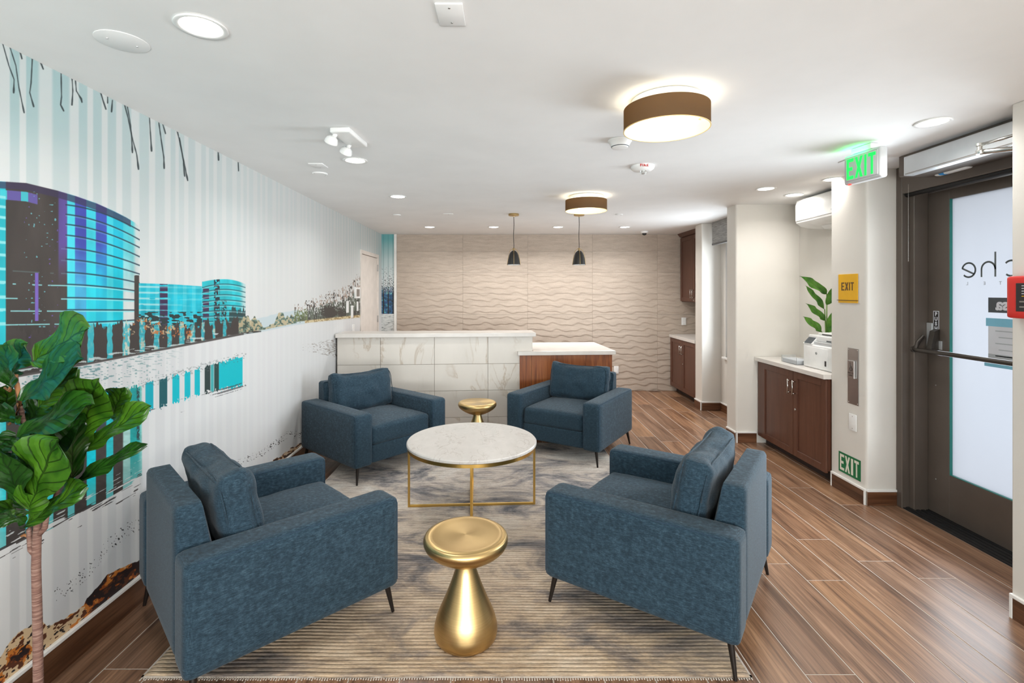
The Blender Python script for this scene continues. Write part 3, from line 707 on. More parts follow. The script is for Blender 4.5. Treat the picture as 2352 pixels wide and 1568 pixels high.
# unseen wall behind the photographer; its two window openings are added to admit light
mb = MB()
mb.box((-2.15, -3.2, 0), (3.6, -3.0, .35)).box((-2.15, -3.2, 2.2), (3.6, -3.0, H)).box((-2.15, -3.2, .35), (-1.6, -3.0, 2.2)).box((.25, -3.2, .35), (.40, -3.0, 2.2)).box((2.2, -3.2, .35), (3.6, -3.0, 2.2))
struct(mb.build('wall_behind_camera', M_wall))
for i, (a, b) in enumerate([(-1.6, .25), (.40, 2.2)]):
    w = struct(MB().box((a, -3.14, .35), (a + .05, -3.06, 2.2)).box((b - .05, -3.14, .35), (b, -3.06, 2.2)).box((a + .05, -3.14, .35), (b - .05, -3.06, .4)).box((a + .05, -3.14, 2.15), (b - .05, -3.06, 2.2)).build('window_%d' % (i + 2), M_bronze))
    MB().box((a + .05, -3.104, .4), (b - .05, -3.096, 2.15)).build('pane', M_pane, w)

# wood-look baseboards with a pale tile edge trim on top
def baseboard(name, a, b, nrm, h=.10, ends=(0, 0), t=.012, pieces=None):
    """run from a to b (floor points), nrm points into the room"""
    a, b, nrm = Vector((*a, 0)), Vector((*b, 0)), Vector((*nrm, 0)).normalized()
    L = (b - a).length; ang = math.atan2((b - a).y, (b - a).x)
    s = 1 if (b - a).normalized().cross(nrm).z > 0 else -1
    root = MB().box((0, 0 if s > 0 else -.004, 0), (L, .004 if s > 0 else 0, h)).build(name, M_grout); root.location = a; root.rotation_euler = (0, 0, ang); struct(root)
    n = max(1, round(L / 1.2)); g = .0015
    for k in range(n):
        x1, x2 = ends[0] + (L - ends[0] - ends[1]) * k / n + g, ends[0] + (L - ends[0] - ends[1]) * (k + 1) / n - g
        m = MB().box((0, 0 if s > 0 else -t, .002), (x2 - x1, t if s > 0 else 0, h - .001))
        # length must run along local y so that the grain follows the board
        m._tf(m.bm.verts, Matrix.Rotation(math.pi / 2, 4, 'Z'))
        o = m.build('board', M_baseb, root); o.location = (x1, 0, 0); o.rotation_euler = (0, 0, -math.pi / 2)
    cap = MB().box((0, -.002 if s > 0 else -t - .003, h - .001), (L, t + .003 if s > 0 else .002, h + .016), .003, 2).build('cap', M_whitepaint, root)
    for e, xx in ((0, 0), (1, L)):
        if ends[e]: MB().box((xx - (0 if e == 0 else ends[1]), 0 if s > 0 else -t - .002, 0), (xx + (ends[0] if e == 0 else 0), t + .002 if s > 0 else 0, h), .001, 1).build('corner', M_whitepaint, root)
    return root
baseboard('baseboard_left', (wallx(-3.0), -3.0), (wallx(DY0 - .02), DY0 - .02), (1, .0), h=.125)
baseboard('baseboard_wing_side', (2.592, 6.69), (2.592, 6.47), (-1, 0), ends=(0, .012))
baseboard('baseboard_wing_front', (2.592, 6.47), (2.84, 6.47), (0, -1))
baseboard('baseboard_window', (2.84, 6.455), (2.84, 5.3), (-1, 0))
baseboard('baseboard_pillar_front', (2.39, 5.09), (2.598, 5.09), (0, -1), ends=(.012, 0))
baseboard('baseboard_pillar_side', (2.39, 5.288), (2.39, 5.09), (-1, 0))
baseboard('baseboard_post_side', (2.637, 3.975), (2.637, 3.60), (-1, 0), ends=(.012, .012))
baseboard('baseboard_post_front', (2.637, 3.60), (2.85, 3.60), (0, -1))
baseboard('baseboard_right_near', (2.425, 2.365), (2.425, -3.0), (-1, 0), ends=(.014, 0))

# white door in the mural wall
xd = wallx(7.0)
dl = MB()
ang = math.atan2(wallx(DY1) - wallx(DY0), DY1 - DY0)
d1 = struct(dl.box((-.14, 0, 0), (.014, .05, DZ), .002, 1).box((-.14, .95, 0), (.014, 1.0, DZ), .002, 1).box((-.14, .05, DZ - .05), (.014, .95, DZ), .002, 1).build('door_1', M_doorpaint))
d1.location = (wallx(DY0), DY0, 0); d1.rotation_euler = (0, 0, -ang)
leafd = MB().box((-.045, .054, .008), (.0, .945, DZ - .056), .002, 1).build('door_leaf', M_doorpaint, d1)
MB().box((-.12, .05, 0), (-.05, .95, DZ - .05)).build('stop', M_blackplastic, d1)
for zz in (.30, 1.14, 1.90): MB().box((-.004, .938, zz - .05), (.012, .952, zz + .05)).tube([(.012, .946, zz - .05), (.012, .946, zz + .05)], .007).build('hinge', M_steel, d1)
lev = MB().lathe([(.026, 0), (.026, .01), (.012, .014), (.012, .045)], 20, Matrix.Rotation(math.pi / 2, 4, 'Y')).tube([(.042, 0, 0), (.045, .06, 0), (.042, .12, -.004)], .009).build('handle', M_chrome, leafd)
lev.location = (.0, .115, 1.0)
# ------------------------------------------------------------------ armchairs
RUG = (-1.45, 1.0, 1.99, 5.06)      # x0, x1, y0, y1
RUG_T = .011
def wrinkle(amp, sc, seed, lo=0.0):
    def fn(q, p):
        e = Vector((q.x * sc + seed, q.y * sc, q.z * sc))
        n = mnoise.noise(e) + .5 * mnoise.noise(e * 2.3)
        return q + p.normalized() * amp * n
    return fn
def make_chair():
    root = empty('armchair')
    d, w, at_ = .445, .48, .165
    for s in (1, -1):
        MB().soft((0, s * (w - at_ / 2), .3525), (d, at_ / 2, .2125), .028, (.004, 0), 12).build('arm', M_fabric, root, smooth=True)
    MB().soft((.06, 0, .22), (.355, w - at_ - .002, .075), .014, n=8).build('front_rail', M_fabric, root, smooth=True)
    def taper(q, p):
        z = q.z + .43
        if p.x > 0: q.x -= .075 * max(0, min(1, (z - .35) / .37)) * p.x
        return q
    MB().soft((-.355, 0, .43), (.085, w - at_ - .002, .29), .022, n=12, fn=taper).build('back_frame', M_fabric, root, smooth=True)
    sw = wrinkle(.005, 7, 3)
    seat = MB().soft((.085, 0, .365), (.335, w - at_ - .006, .078), .035, (.028, 0), 20, sw).build('seat_cushion', M_fabric, root, smooth=True)
    # boxed back cushion: crowned front, leaning back, gathered at the corners
    L, Hh, T = .313, .185, .072
    wr = wrinkle(.015, 8, 11)
    def back(q, p):
        bul = max(0, 1 - p.x ** 2 * 1.0) * max(0, 1 - p.y ** 2)
        q = wr(q, p)
        pinch = (abs(p.x) ** 4) * (abs(p.y) ** 4)
        q.x *= 1 + .03 * pinch; q.y *= 1 + .03 * pinch
        k = max(0, min(1, (p.y - .1) / .9)); q.y -= .024 * k * k * (3 - 2 * k) * (1 - p.x ** 2)            # top edge sags in the middle
        return q
    m = MB().soft((0, 0, 0), (L, Hh, T), .055, (.036, .016), 28, back)
    # local cushion axes: x across, y up, z front
    M = Matrix.Translation((-.205, 0, .625)) @ Matrix.Rotation(math.radians(-11), 4, 'Y') @ Matrix(((0, 0, 1, 0), (1, 0, 0, 0), (0, 1, 0, 0), (0, 0, 0, 1)))
    m._tf(m.bm.verts, M)
    cush = m.build('back_cushion', M_fabric, root, smooth=True)
    for zz in (T - .018, -T + .018):
        pts = []
        for k in range(49):
            a = 2 * math.pi * k / 48; ca, sa = math.cos(a), math.sin(a); e = .36
            x = math.copysign(abs(ca) ** e, ca) * (L - .006); y = math.copysign(abs(sa) ** e, sa) * (Hh - .006)
            k2 = max(0, min(1, (y / Hh - .1) / .9)); y -= .024 * k2 * k2 * (3 - 2 * k2) * max(0, 1 - (x / L) ** 2)
            pts.append(M @ Vector((x, y, zz)))
        MB().tube(pts, .0035, 6).build('piping', M_fabric, cush, smooth=True)
    # seam lines on the arms and back
    for s in (1, -1):
        e = .0078
        for y2 in (s * (w - e), s * (w - at_ + e)):
            MB().tube([(d - e, y2, .17), (d - e, y2, .535), (d - e - .006, y2, .55), (d - .04, y2, .5625 - e + .003), (-d + .05, y2, .5625 - e + .003)], .0022, 5).build('seam', M_seam, root)
    for sx in (1, -1):
        for s in (1, -1):
            top = Vector((sx * (d - .045), s * (w - .05), .150)); bot = Vector((sx * (d - .020), s * (w - .026), 0))
            l = MB().tube([bot, top], .0075, 12, .0155).build('leg', M_dark, root, auto=40)
    return root
chair0 = make_chair()
CH = [(-1.150, 2.42, 44, 'blue-grey tweed armchair in the left foreground, between the fig plant and the nearest gold table'),
      (.842, 2.594, 144.8, 'blue-grey tweed armchair in the right foreground, its back towards the glass entrance door'),
      (.6785, 4.94, 237, 'blue-grey tweed armchair in front of the wooden low end of the reception desk'),
      (-1.18, 4.554, -41, 'blue-grey tweed armchair against the mural wall in front of the marble-tiled desk')]
for i, (x, y, a, lab) in enumerate(CH):
    c = chair0 if i == 0 else copy_tree(chair0)
    c.location = (x, y, 0); c.rotation_euler = (0, 0, math.radians(a))
    tag(c, lab, 'armchair', 'armchairs around the coffee table')
    R = Matrix.Translation((x, y, 0)) @ Matrix.Rotation(math.radians(a), 4, 'Z')
    for l in c.children:
        if l.name.split('.')[0] == 'leg':
            v = min(l.data.vertices, key=lambda q: q.co.z).co; p = R @ v
            if RUG[0] < p.x < RUG[1] and RUG[2] < p.y < RUG[3]: l.location.z = RUG_T

# ------------------------------------------------------------------ rug: a ribbed pile with a wobbling weave
def make_rug():
    bm = bmesh.new(); x0, x1, y0, y1 = RUG; cx, cy = (x0 + x1) / 2, (y0 + y1) / 2
    nx, rib = 90, .0215; nr = int((y1 - y0) / rib); per = 6; ny = nr * per
    col = []
    G = []
    for j in range(ny + 1):
        row = []
        for i in range(nx + 1):
            x = x0 + (x1 - x0) * i / nx; y = y0 + (y1 - y0) * j / ny
            e = mnoise.noise((x * 5, y * 2.2, 3.1)) * .005
            ph = (j % per) / per
            wear = .55 + .45 * mnoise.noise((x * 2, y * 2, 0))
            edge = min(i, nx - i) < 1 or j in (0, ny)
            h = RUG_T - .0062 * (max(0, math.cos(2 * math.pi * ph)) ** 2) * wear
            if edge: h = .004
            xx = x + (mnoise.noise((y * 60, 5, i * 1.0)) * .004 if i in (0, nx) else 0); yy = y + e + (mnoise.noise((x * 50, 9, j)) * .004 if j in (0, ny) else 0)
            row.append(bm.verts.new((xx - cx, yy - cy, h))); col.append(1.0 if ph == 0 else 0.0)
        G.append(row)
    for j in range(ny):
        for i in range(nx): bm.faces.new((G[j][i], G[j][i + 1], G[j + 1][i + 1], G[j + 1][i]))
    m = MB(); m.bm.free(); m.bm = bm
    o = m.build('area_rug', M_rug, smooth=True)
    a = o.data.attributes.new('rib', 'FLOAT', 'POINT'); a.data.foreach_set('value', col)
    o.location = (cx, cy, 0)
    # bound edge and short fringe along the two woven ends
    b = MB().box((x0 - cx, y0 - cy, .0005), (x1 - cx, y0 - cy + .01, .006)).box((x0 - cx, y1 - cy - .01, .0005), (x1 - cx, y1 - cy, .006)).box((x0 - cx, y0 - cy, .0005), (x0 - cx + .008, y1 - cy, .006)).box((x1 - cx - .008, y0 - cy, .0005), (x1 - cx, y1 - cy, .006))
    b.build('binding', mat('rug_edge_binding', (196, 184, 172), .95), o)
    fr = MB()
    for k in range(240):
        x = x0 - cx + .005 + (x1 - x0 - .01) * k / 239
        fr.box((x - .0022, y0 - cy - .008 - .008 * random.random(), .0008), (x + .0022, y0 - cy + .004, .004))
    f = fr.build('fringe', mat('rug_fringe', (206, 196, 184), .95), o); f['kind'] = 'stuff'
    tag(o, 'large beige and grey distressed ribbed rug under the four armchairs', 'rug')
make_rug()

# ------------------------------------------------------------------ coffee table
t = thing('coffee_table', 'round white marble coffee table on a thin brass frame', 'coffee table', (-.222, 3.57, RUG_T), math.radians(3))
R = .4635
MB().lathe([(R - .006, .452), (R, .457), (R, .470), (R - .006, .4765), (0, .4765)], 96).build('table_top', M_marble, t, auto=40)
hoop = MB()
for r0, r1 in ((R - .022, R - .006),):
    hoop.lathe([(r0, .430), (r1, .430), (r1, .4515), (r0, .4515), (r0, .430)], 96, cap=False)
hoop.build('rim_hoop', M_brass, t, auto=40)
b = .0075; rr = R - .014
for ax in (0, 1):
    for s in (1, -1):
        M = Matrix.Rotation(ax * math.pi / 2, 4, 'Z')
        MB().box((s * rr - b, -b, 0), (s * rr + b, b, .4515), .001, 1, M).build('leg', M_brass, t)
    MB().box((-rr + b, -b, 0 + ax * .0), (rr - b, b, 2 * b), .001, 1, Matrix.Rotation(ax * math.pi / 2, 4, 'Z')).build('floor_bar', M_brass, t)

# ------------------------------------------------------------------ gold drum tables
def make_drum():
    r = empty('side_table')
    base = [(.118, 0), (.128, .004), (.137, .015), (.141, .035), (.139, .060), (.130, .095), (.116, .130), (.100, .165), (.085, .200), (.071, .235), (.058, .270), (.048, .300), (.042, .322), (.040, .336)]
    MB().lathe(base, 64).build('pedestal', M_gold, r, auto=60)
    top = [(.040, .336), (.060, .341), (.095, .354), (.130, .372), (.160, .392), (.179, .410), (.187, .426), (.188, .440), (.183, .452), (.173, .459), (.160, .461), (.145, .4595), (.10, .4575), (0, .457)]
    MB().lathe(top, 72).build('dished_top', M_gold, r, auto=60)
    return r
st = make_drum(); st.location = (-.165, 2.213, RUG_T); tag(st, 'gold pedestal side table standing nearest, on the rug between the two front armchairs', 'side table', 'gold side tables')
st2 = copy_tree(st); st2.location = (-.25, 4.86, RUG_T); st2['label'] = 'gold pedestal side table farther back, between the two rear armchairs'

# ------------------------------------------------------------------ reception desk (turned about 4 degrees)
RZ = math.radians(4); DX, DYY = -1.85, 5.50
desk = thing('reception_desk', 'high reception desk faced with cream marble-look tiles', 'desk', (DX, DYY, 0), RZ)
MB().box((.014, .002, 0), (2.184, .14, 1.038)).build('carcass', M_tilegrout, desk)
xsD = [.014, .485, 1.085, 1.685, 2.19]; zsD = [.0, .132, .432, .732, 1.037]
for a, b_ in zip(xsD, xsD[1:]):
    for c_, d_ in zip(zsD, zsD[1:]):
        hx, hz = (b_ - a) / 2 - .0018, (d_ - c_) / 2 - .0018
        o = MB().box((-hx, -.005, -hz), (hx, .006, hz), .0012, 1).build('tile', M_tile, desk); o.location = ((a + b_) / 2, .0, (c_ + d_) / 2)
MB().box((2.185, -.005, 0), (2.192, .14, 1.037)).build('end_panel', M_tile, desk)
ct = tag(MB().box((.006, -.055, 1.039), (2.225, .33, 1.083), .003, 2).build('worktop'.replace('worktop', 'counter_top'), M_quartz), 'long white quartz top of the high tiled reception desk', 'worktop'); ct.location = (DX, DYY, 0); ct.rotation_euler = (0, 0, RZ)
low = thing('low_desk_cabinet', 'low walnut-fronted end of the reception desk behind the rear right armchair', 'desk', (DX, DYY, 0), RZ)
MB().box((2.20, .0, .0), (3.11, .62, .826)).build('carcass', M_walnut, low)
for a, b_ in ((2.045, 2.175), (2.178, 3.11)):
    MB().box((a, -.022, .004), (b_, -.006, .824), .001, 1).build('front_panel', M_walnut, low)
MB().box((2.045, -.02, .0), (2.05, -.004, .826)).build('edge_strip', M_walnut, low)
lt = tag(MB().box((2.02, -.055, .828), (3.145, -.007, .872), .003, 2).box((2.205, -.0085, .828), (3.145, .93, .872), .003, 2).build('low_counter_top', M_quartz), 'white quartz top of the low walnut desk end', 'worktop'); lt.location = (DX, DYY, 0); lt.rotation_euler = (0, 0, RZ)
# ------------------------------------------------------------------ shaker cabinets
def shaker(root, xf, ya, yb, za, zb, name='door', fr=.058, t=.02):
    """door in a plane x = xf facing -x"""
    m = MB()
    m.box((xf - t, ya, za), (xf, ya + fr, zb), .0015, 1).box((xf - t, yb - fr, za), (xf, yb, zb), .0015, 1)
    m.box((xf - t, ya + fr, za), (xf, yb - fr, za + fr), .0015, 1).box((xf - t, ya + fr, zb - fr), (xf, yb - fr, zb), .0015, 1)
    d = m.build(name, M_cab, root)
    MB().box((xf - t + .010, ya + fr - .004, za + fr - .004), (xf - .002, yb - fr + .004, zb - fr + .004)).build('panel', M_cab, d)
    return d
def bar_handle(door, x, y, z0, z1):
    MB().tube([(x - .028, y, z0), (x - .028, y, z1)], .0055, 10).tube([(x, y, z0 + .012), (x - .028, y, z0 + .012)], .0045, 8).tube([(x, y, z1 - .012), (x - .028, y, z1 - .012)], .0045, 8).build('handle', M_chrome, door, smooth=True)
def cam_lock(door, x, y, z):
    MB().lathe([(.011, 0), (.011, .005), (.008, .007), (0, .007)], 16, Matrix.Translation((x, y, z)) @ Matrix.Rotation(-math.pi / 2, 4, 'Y')).build('lock', M_chrome, door, smooth=True)
M_toe = mat('dark_toe_kick', (52, 40, 36), .6)
# alcove cabinet by the entrance
cb = thing('base_cabinet', 'dark brown two-door base cabinet in the alcove under the printer', 'cabinet')
MB().box((2.622, 4.0, .10), (3.035, 5.07, .842)).build('carcass', M_cab, cb)
MB().box((2.69, 4.0, 0), (3.03, 5.07, .10)).build('toe_kick', M_toe, cb)
dA = shaker(cb, 2.62, 4.452, 4.99, .085, .835); dB = shaker(cb, 2.62, 4.0, 4.446, .085, .835)
MB().box((2.606, 4.994, .085), (2.63, 5.07, .842)).build('filler', M_cab, cb)
bar_handle(dA, 2.60, 4.485, .63, .76); bar_handle(dB, 2.60, 4.412, .63, .76); cam_lock(dB, 2.60, 4.412, .50)
tag(MB().box((2.575, 3.985, .843), (3.036, 5.085, .882), .003, 2).build('alcove_worktop', M_quartz), 'white quartz worktop in the alcove carrying the printer', 'worktop')
# niche cabinets by the back wall
nb = thing('niche_base_cabinet', 'dark brown two-door base cabinet in the far right corner by the taupe wall', 'cabinet')
MB().box((2.622, 6.70, .10), (3.195, 7.715, .842)).build('carcass', M_cab, nb)
MB().box((2.70, 6.70, 0), (3.19, 7.715, .10)).build('toe_kick', M_toe, nb)
dC = shaker(nb, 2.62, 7.203, 7.705, .10, .838); dD = shaker(nb, 2.62, 6.70, 7.197, .10, .838)
bar_handle(dC, 2.60, 7.236, .63, .76); bar_handle(dD, 2.60, 7.164, .63, .76); cam_lock(dD, 2.60, 7.164, .50)
tag(MB().box((2.585, 6.70, .843), (3.196, 7.72, .886), .003, 2).build('niche_worktop', M_quartz), 'white quartz worktop in the far right corner below the wall cabinet', 'worktop')
nu = thing('wall_cabinet', 'tall dark brown wall cabinet hung in the far right corner up to the ceiling', 'wall cabinet', (0, 0, 0))
MB().box((2.778, 6.70, 1.39), (3.195, 7.715, 2.40)).build('carcass', M_cab, nu)
dE = shaker(nu, 2.776, 7.203, 7.705, 1.40, 2.37); dF = shaker(nu, 2.776, 6.70, 7.197, 1.40, 2.37)
bar_handle(dE, 2.756, 7.236, 1.45, 1.58); bar_handle(dF, 2.756, 7.164, 1.45, 1.58); cam_lock(dF, 2.756, 7.164, 1.42)
MB().prism([(2.77, 2.385), (2.76, 2.385), (2.735, 2.41), (2.715, 2.438), (2.77, 2.438)], 'y', 6.70, 7.72).build('crown_moulding', M_cab, nu)

# ------------------------------------------------------------------ things on and around the alcove worktop
WZ = .8825
pr = thing('printer', 'white multifunction laser printer on the alcove worktop', 'printer', (0, 0, WZ))
X0, Y0, Y1_ = 2.695, 4.04, 4.455
MB().box((X0, Y0, 0), (2.93, Y1_, .205), .014, 3).build('body', M_white, pr, auto=40)
MB().box((X0 - .004, Y0 + .07, .028), (X0 + .01, Y1_ - .05, .185), .004, 2).build('front_door', M_white, pr, auto=40)
MB().box((X0 - .006, Y0 + .09, .040), (X0, Y0 + .11, .085), .001, 1).build('side_latch', M_blackplastic, pr)
lg = MB().lathe([(.0115, 0), (.0115, .001), (.009, .001), (.009, 0)], 28, Matrix.Translation((X0 - .0045, 4.262, .135)) @ Matrix.Rotation(-math.pi / 2, 4, 'Y'), cap=False).build('round_logo', M_greytext, pr)
text_obj('hp', .017, M_greytext, 'logo_lettering', pr, facing((X0 - .0046, 4.262, .136), (0, -1, 0), (0, 0, 1)), .0004)
MB().box((X0 + .02, Y0 + .01, .205), (2.92, Y1_ - .02, .232), .004, 2).build('output_tray', M_signgrey, pr)
MB().prism([(X0 - .002, .205), (X0 + .05, .205), (X0 + .05, .262)], 'y', 4.33, 4.452).build('control_panel', M_white, pr)
MB().prism([(X0 + .002, .2115), (X0 + .046, .2605), (X0 + .043, .2625), (X0 - .001, .2135)], 'y', 4.345, 4.44).build('touch_screen', M_greyfilm, pr)
MB().box((X0 + .045, Y0, .232), (2.93, Y1_ - .004, .285), .010, 3).build('scanner_lid', M_white, pr, auto=40)
MB().box((X0 + .07, Y0 + .04, .285), (2.91, Y1_ - .10, .308), .008, 2).build('document_feeder', M_white, pr, auto=40)
MB().box((X0 + .066, Y0 + .06, .292), (X0 + .072, Y1_ - .16, .300)).build('feeder_slot', M_blackplastic, pr)
MB().box((X0 + .043, Y0 + .1, .240), (X0 + .047, Y0 + .16, .25)).build('lid_grip', M_greyfilm, pr)
def f_acr(t): t.b.inputs['Transmission Weight'].default_value = .85; t.b.inputs['Roughness'].default_value = .05; t.b.inputs['IOR'].default_value = 1.2
M_acr = mat('clear_acrylic', (246, 248, 248), .05, fn=f_acr)
tr = thing('acrylic_tray', 'small clear acrylic tray beside the printer', 'tray', (0, 0, WZ))
MB().box((2.66, 4.50, 0), (2.80, 4.74, .004)).box((2.66, 4.50, .004), (2.664, 4.74, .065)).box((2.796, 4.50, .004), (2.80, 4.74, .04)).box((2.664, 4.50, .004), (2.796, 4.504, .065)).box((2.664, 4.736, .004), (2.796, 4.74, .065)).build('tray_walls', M_acr, tr)
tag(MB().box((2.668, 4.508, .0045), (2.792, 4.732, .038), .001, 1).build('paper_stack', M_paper, loc=(0, 0, WZ)), 'stack of white paper slips lying in the clear acrylic tray', 'paper')

def leaf_mesh(L, Wd, kind='fig', curl=.12, fold=.18, wav=.012, seed=0):
    bm = bmesh.new(); uvl = bm.loops.layers.uv.verify(); nu, nv = 8, 14
    if kind == 'fig': T, P = [0, .06, .16, .3, .45, .6, .74, .86, .94, 1.0], [.04, .30, .52, .56, .66, .88, 1.0, .92, .64, .10]
    else: T, P = [0, .08, .2, .4, .6, .8, .92, 1.0], [.06, .45, .78, 1.0, .95, .66, .34, .03]
    G = []
    for j in range(nv + 1):
        t = j / nv; w = float(np.interp(t, T, P)) * Wd / 2; row = []
        for i in range(nu + 1):
            u = i / nu * 2 - 1
            ruf = wav * math.sin(11 * t + seed + (2 if u > 0 else 0)) * abs(u) ** 1.5
            row.append(bm.verts.new((u * w * (1 - .15 * fold * abs(u)), t * L - .02 * L * (abs(u) ** 2) * (1 if t > .5 else 0), abs(u) * w * fold - curl * L * t * t + ruf + .004 * math.sin(18 * t - 6 * abs(u)))))
        G.append(row)
    for j in range(nv):
        for i in range(nu):
            f = bm.faces.new((G[j][i], G[j][i + 1], G[j + 1][i + 1], G[j + 1][i])); f.smooth = True
            for l, (a, b_) in zip(f.loops, ((i, j), (i + 1, j), (i + 1, j + 1), (i, j + 1))): l[uvl].uv = (a / nu, b_ / nv)
    return bm
def put_leaf(root, base, tip, Wd, m, kind='fig', nrm=(0, -1, .35), curl=.10, fold=.18, seed=0, wav=.012):
    base, tip = Vector(base), Vector(tip); y = tip - base; L = y.length; y.normalize()
    n = Vector(nrm); n = (n - y * n.dot(y)).normalized(); x = y.cross(n)
    mb_ = MB(); mb_.bm.free(); mb_.bm = leaf_mesh(L, Wd, kind, curl, fold, wav, seed)
    M = Matrix((x, y, n)).transposed().to_4x4(); M.translation = base
    me = bpy.data.meshes.new('leaf'); mb_.bm.to_mesh(me); mb_.bm.free(); me.transform(Matrix.Identity(4)); me.materials.append(m)
    o = bpy.data.objects.new('leaf', me); C.objects.link(o); o.parent = root; o.matrix_local = M
    return o
# strelitzia behind the printer
bp = thing('potted_strelitzia', 'green bird-of-paradise plant behind the white printer', 'plant', (2.965, 4.545, WZ))
bo = Vector((2.965, 4.545, WZ))
MB().lathe([(.042, 0), (.055, .11), (.052, .11), (.048, .095), (0, .095)], 28).build('pot', M_white, bp, auto=40)
crown = bo + Vector((-.0, 0, .10)) - bo
for (tx, ty), (bx, by), wd, Yd, yt in [((1845, 633), (1899, 675), .085, 4.50, 4.40), ((1856, 657), (1894, 710), .055, 4.50, 4.42), ((1857, 697), (1896, 736), .065, 4.48, 4.40), ((1850, 727), (1888, 762), .07, 4.47, 4.40), ((1930, 648), (1899, 700), .085, 4.50, 4.42), ((1934, 700), (1902, 764), .11, 4.47, 4.42)]:
    pb, pt = at(bx, by, Yd) - bo, at(tx, ty, yt) - bo
    for v in (pb, pt): v.x = min(v.x, .06)
    MB().tube([crown, crown * .45 + pb * .55 + Vector((.0, 0, .02)), pb], .006, 8, .004).build('stem', M_stem, bp, smooth=True)
    put_leaf(bp, pb, pt, wd, M_bop, 'bop', (-.5, -1, .5), .10, .30, seed=tx)

# ------------------------------------------------------------------ fiddle-leaf fig in the left foreground
YF = 1.64
fig0 = at(88, PY + F * CAMZ / YF, YF); fig0.z = 0
fig = thing('fiddle_leaf_fig', 'tall fiddle-leaf fig with big glossy leaves in the left foreground by the mural', 'plant', fig0)
MB().lathe([(.085, 0), (.10, .02), (.116, .145), (.120, .158), (.110, .158), (.104, .13), (0, .125)], 40).build('pot', M_blackplastic, fig, auto=40)
def fp(x, y, Y=YF): return at(x, y, Y) - fig0
MB().tube([(0, 0, .12), fp(88, 1568), fp(86, 1420), fp(83, 1300), fp(84, 1255), fp(86, 1215)], .0145, 12, .012).build('trunk', M_bark, fig, smooth=True)
MB().tube([fp(84, 1262), fp(86, 1215), fp(84, 1170), fp(76, 1100, 1.66), fp(60, 1000, 1.68), fp(44, 925, 1.68), fp(36, 860, 1.68)], .0115, 10, .006).build('branch', M_bark, fig, smooth=True)
MB().tube([fp(90, 1226), fp(103, 1212), fp(108, 1180), fp(128, 1140), fp(138, 1105, 1.67), fp(146, 1060, 1.69), fp(150, 980, 1.70)], .009, 10, .005).build('branch', M_bark, fig, smooth=True)
MB().tube([fp(80, 1272), fp(70, 1262), fp(66, 1215), fp(72, 1198)], .009, 10, .006).build('branch', M_bark, fig, smooth=True)
MB().tube([fp(68, 1232), fp(56, 1228), fp(49, 1231)], .005, 8, .004).build('twig', M_twig, fig, smooth=True)
for a in [((44, 925), (36, 958), (20, 975)), ((38, 880), (48, 932), (52, 915)), ((36, 860), (22, 898), (10, 890))]:
    MB().tube([fp(*p, 1.67) for p in a], .0075, 8, .004).build('twig', M_twig, fig, smooth=True)
def q(cx, cy): return (cx * .3317, 720 + cy * .3317)
LV = [  # base, tip (crop coordinates), width m, base depth, tip depth, material, normal, curl
    ((240, 330), (578, 95), .185, 1.66, 1.60, 0, (.1, -1, .55), .05), ((150, 610), (490, 292), .20, 1.62, 1.52, 1, (-.1, -1, .7), .10), ((270, 650), (508, 380), .135, 1.69, 1.63, 0, (.3, -1, .3), .05),
    ((80, 520), (10, 225), .16, 1.66, 1.60, 1, (-.2, -1, .4), .08), ((130, 860), (535, 595), .145, 1.60, 1.50, 1, (-.1, -1, .9), .12), ((555, 900), (650, 465), .185, 1.66, 1.58, 0, (.1, -1, .1), .06),
    ((770, 730), (850, 515), .10, 1.72, 1.70, 0, (.2, -1, .3), .05), ((570, 960), (1002, 628), .105, 1.68, 1.66, 0, (-.45, -1, .5), .07), ((300, 950), (540, 740), .15, 1.66, 1.58, 1, (.0, -1, .6), .08),
    ((500, 1150), (500, 720), .115, 1.65, 1.61, 1, (.75, -1, .1), .06), ((330, 900), (62, 1010), .105, 1.60, 1.54, 1, (0, -1, .8), .1), ((205, 1360), (345, 895), .21, 1.58, 1.49, 0, (.05, -1, .3), .07),
    ((190, 1330), (-40, 960), .19, 1.59, 1.50, 1, (-.1, -1, .25), .08), ((430, 1235), (948, 885), .07, 1.66, 1.62, 1, (-.7, -1, .5), .10), ((160, 1480), (568, 1182), .10, 1.60, 1.56, 0, (-.35, -1, .75), .05),
    ((185, 1390), (-60, 1310), .09, 1.60, 1.50, 0, (.1, -.7, 1), .10), ((180, 1440), (-40, 1370), .095, 1.62, 1.58, 1, (0, -1, -.2), .05), ((125, 770), (-20, 650), .115, 1.66, 1.58, 1, (.1, -1, .5), .1),
    ((110, 850), (-60, 930), .15, 1.64, 1.56, 1, (.2, -1, .4), .1), ((90, 420), (170, 210), .13, 1.71, 1.68, 0, (.1, -1, .5), .05), ((60, 700), (30, 500), .12, 1.70, 1.68, 0, (.1, -1, .2), .05),
    ((120, 1010), (260, 830), .15, 1.69, 1.66, 1, (0, -1, .4), .06), ((330, 1080), (480, 820), .16, 1.69, 1.67, 1, (.2, -1, .2), .06), ((110, 1150), (30, 950), .16, 1.66, 1.64, 1, (-.2, -1, .2), .06),
    ((200, 760), (330, 560), .15, 1.71, 1.70, 1, (.1, -1, .2), .06), ((-60, 800), (-150, 520), .17, 1.66, 1.60, 0, (-.2, -1, .4), .08), ((-60, 1150), (-190, 1000), .17, 1.64, 1.6, 1, (-.2, -1, .4), .08)]
for i, (b_, tp, wd, yb, yt, mi, nr, cu) in enumerate(LV):
    put_leaf(fig, fp(*q(*b_), yb), fp(*q(*tp), yt), wd, (M_leaf, M_leaf2)[mi], 'fig', nr, cu, .2, i * 1.7)
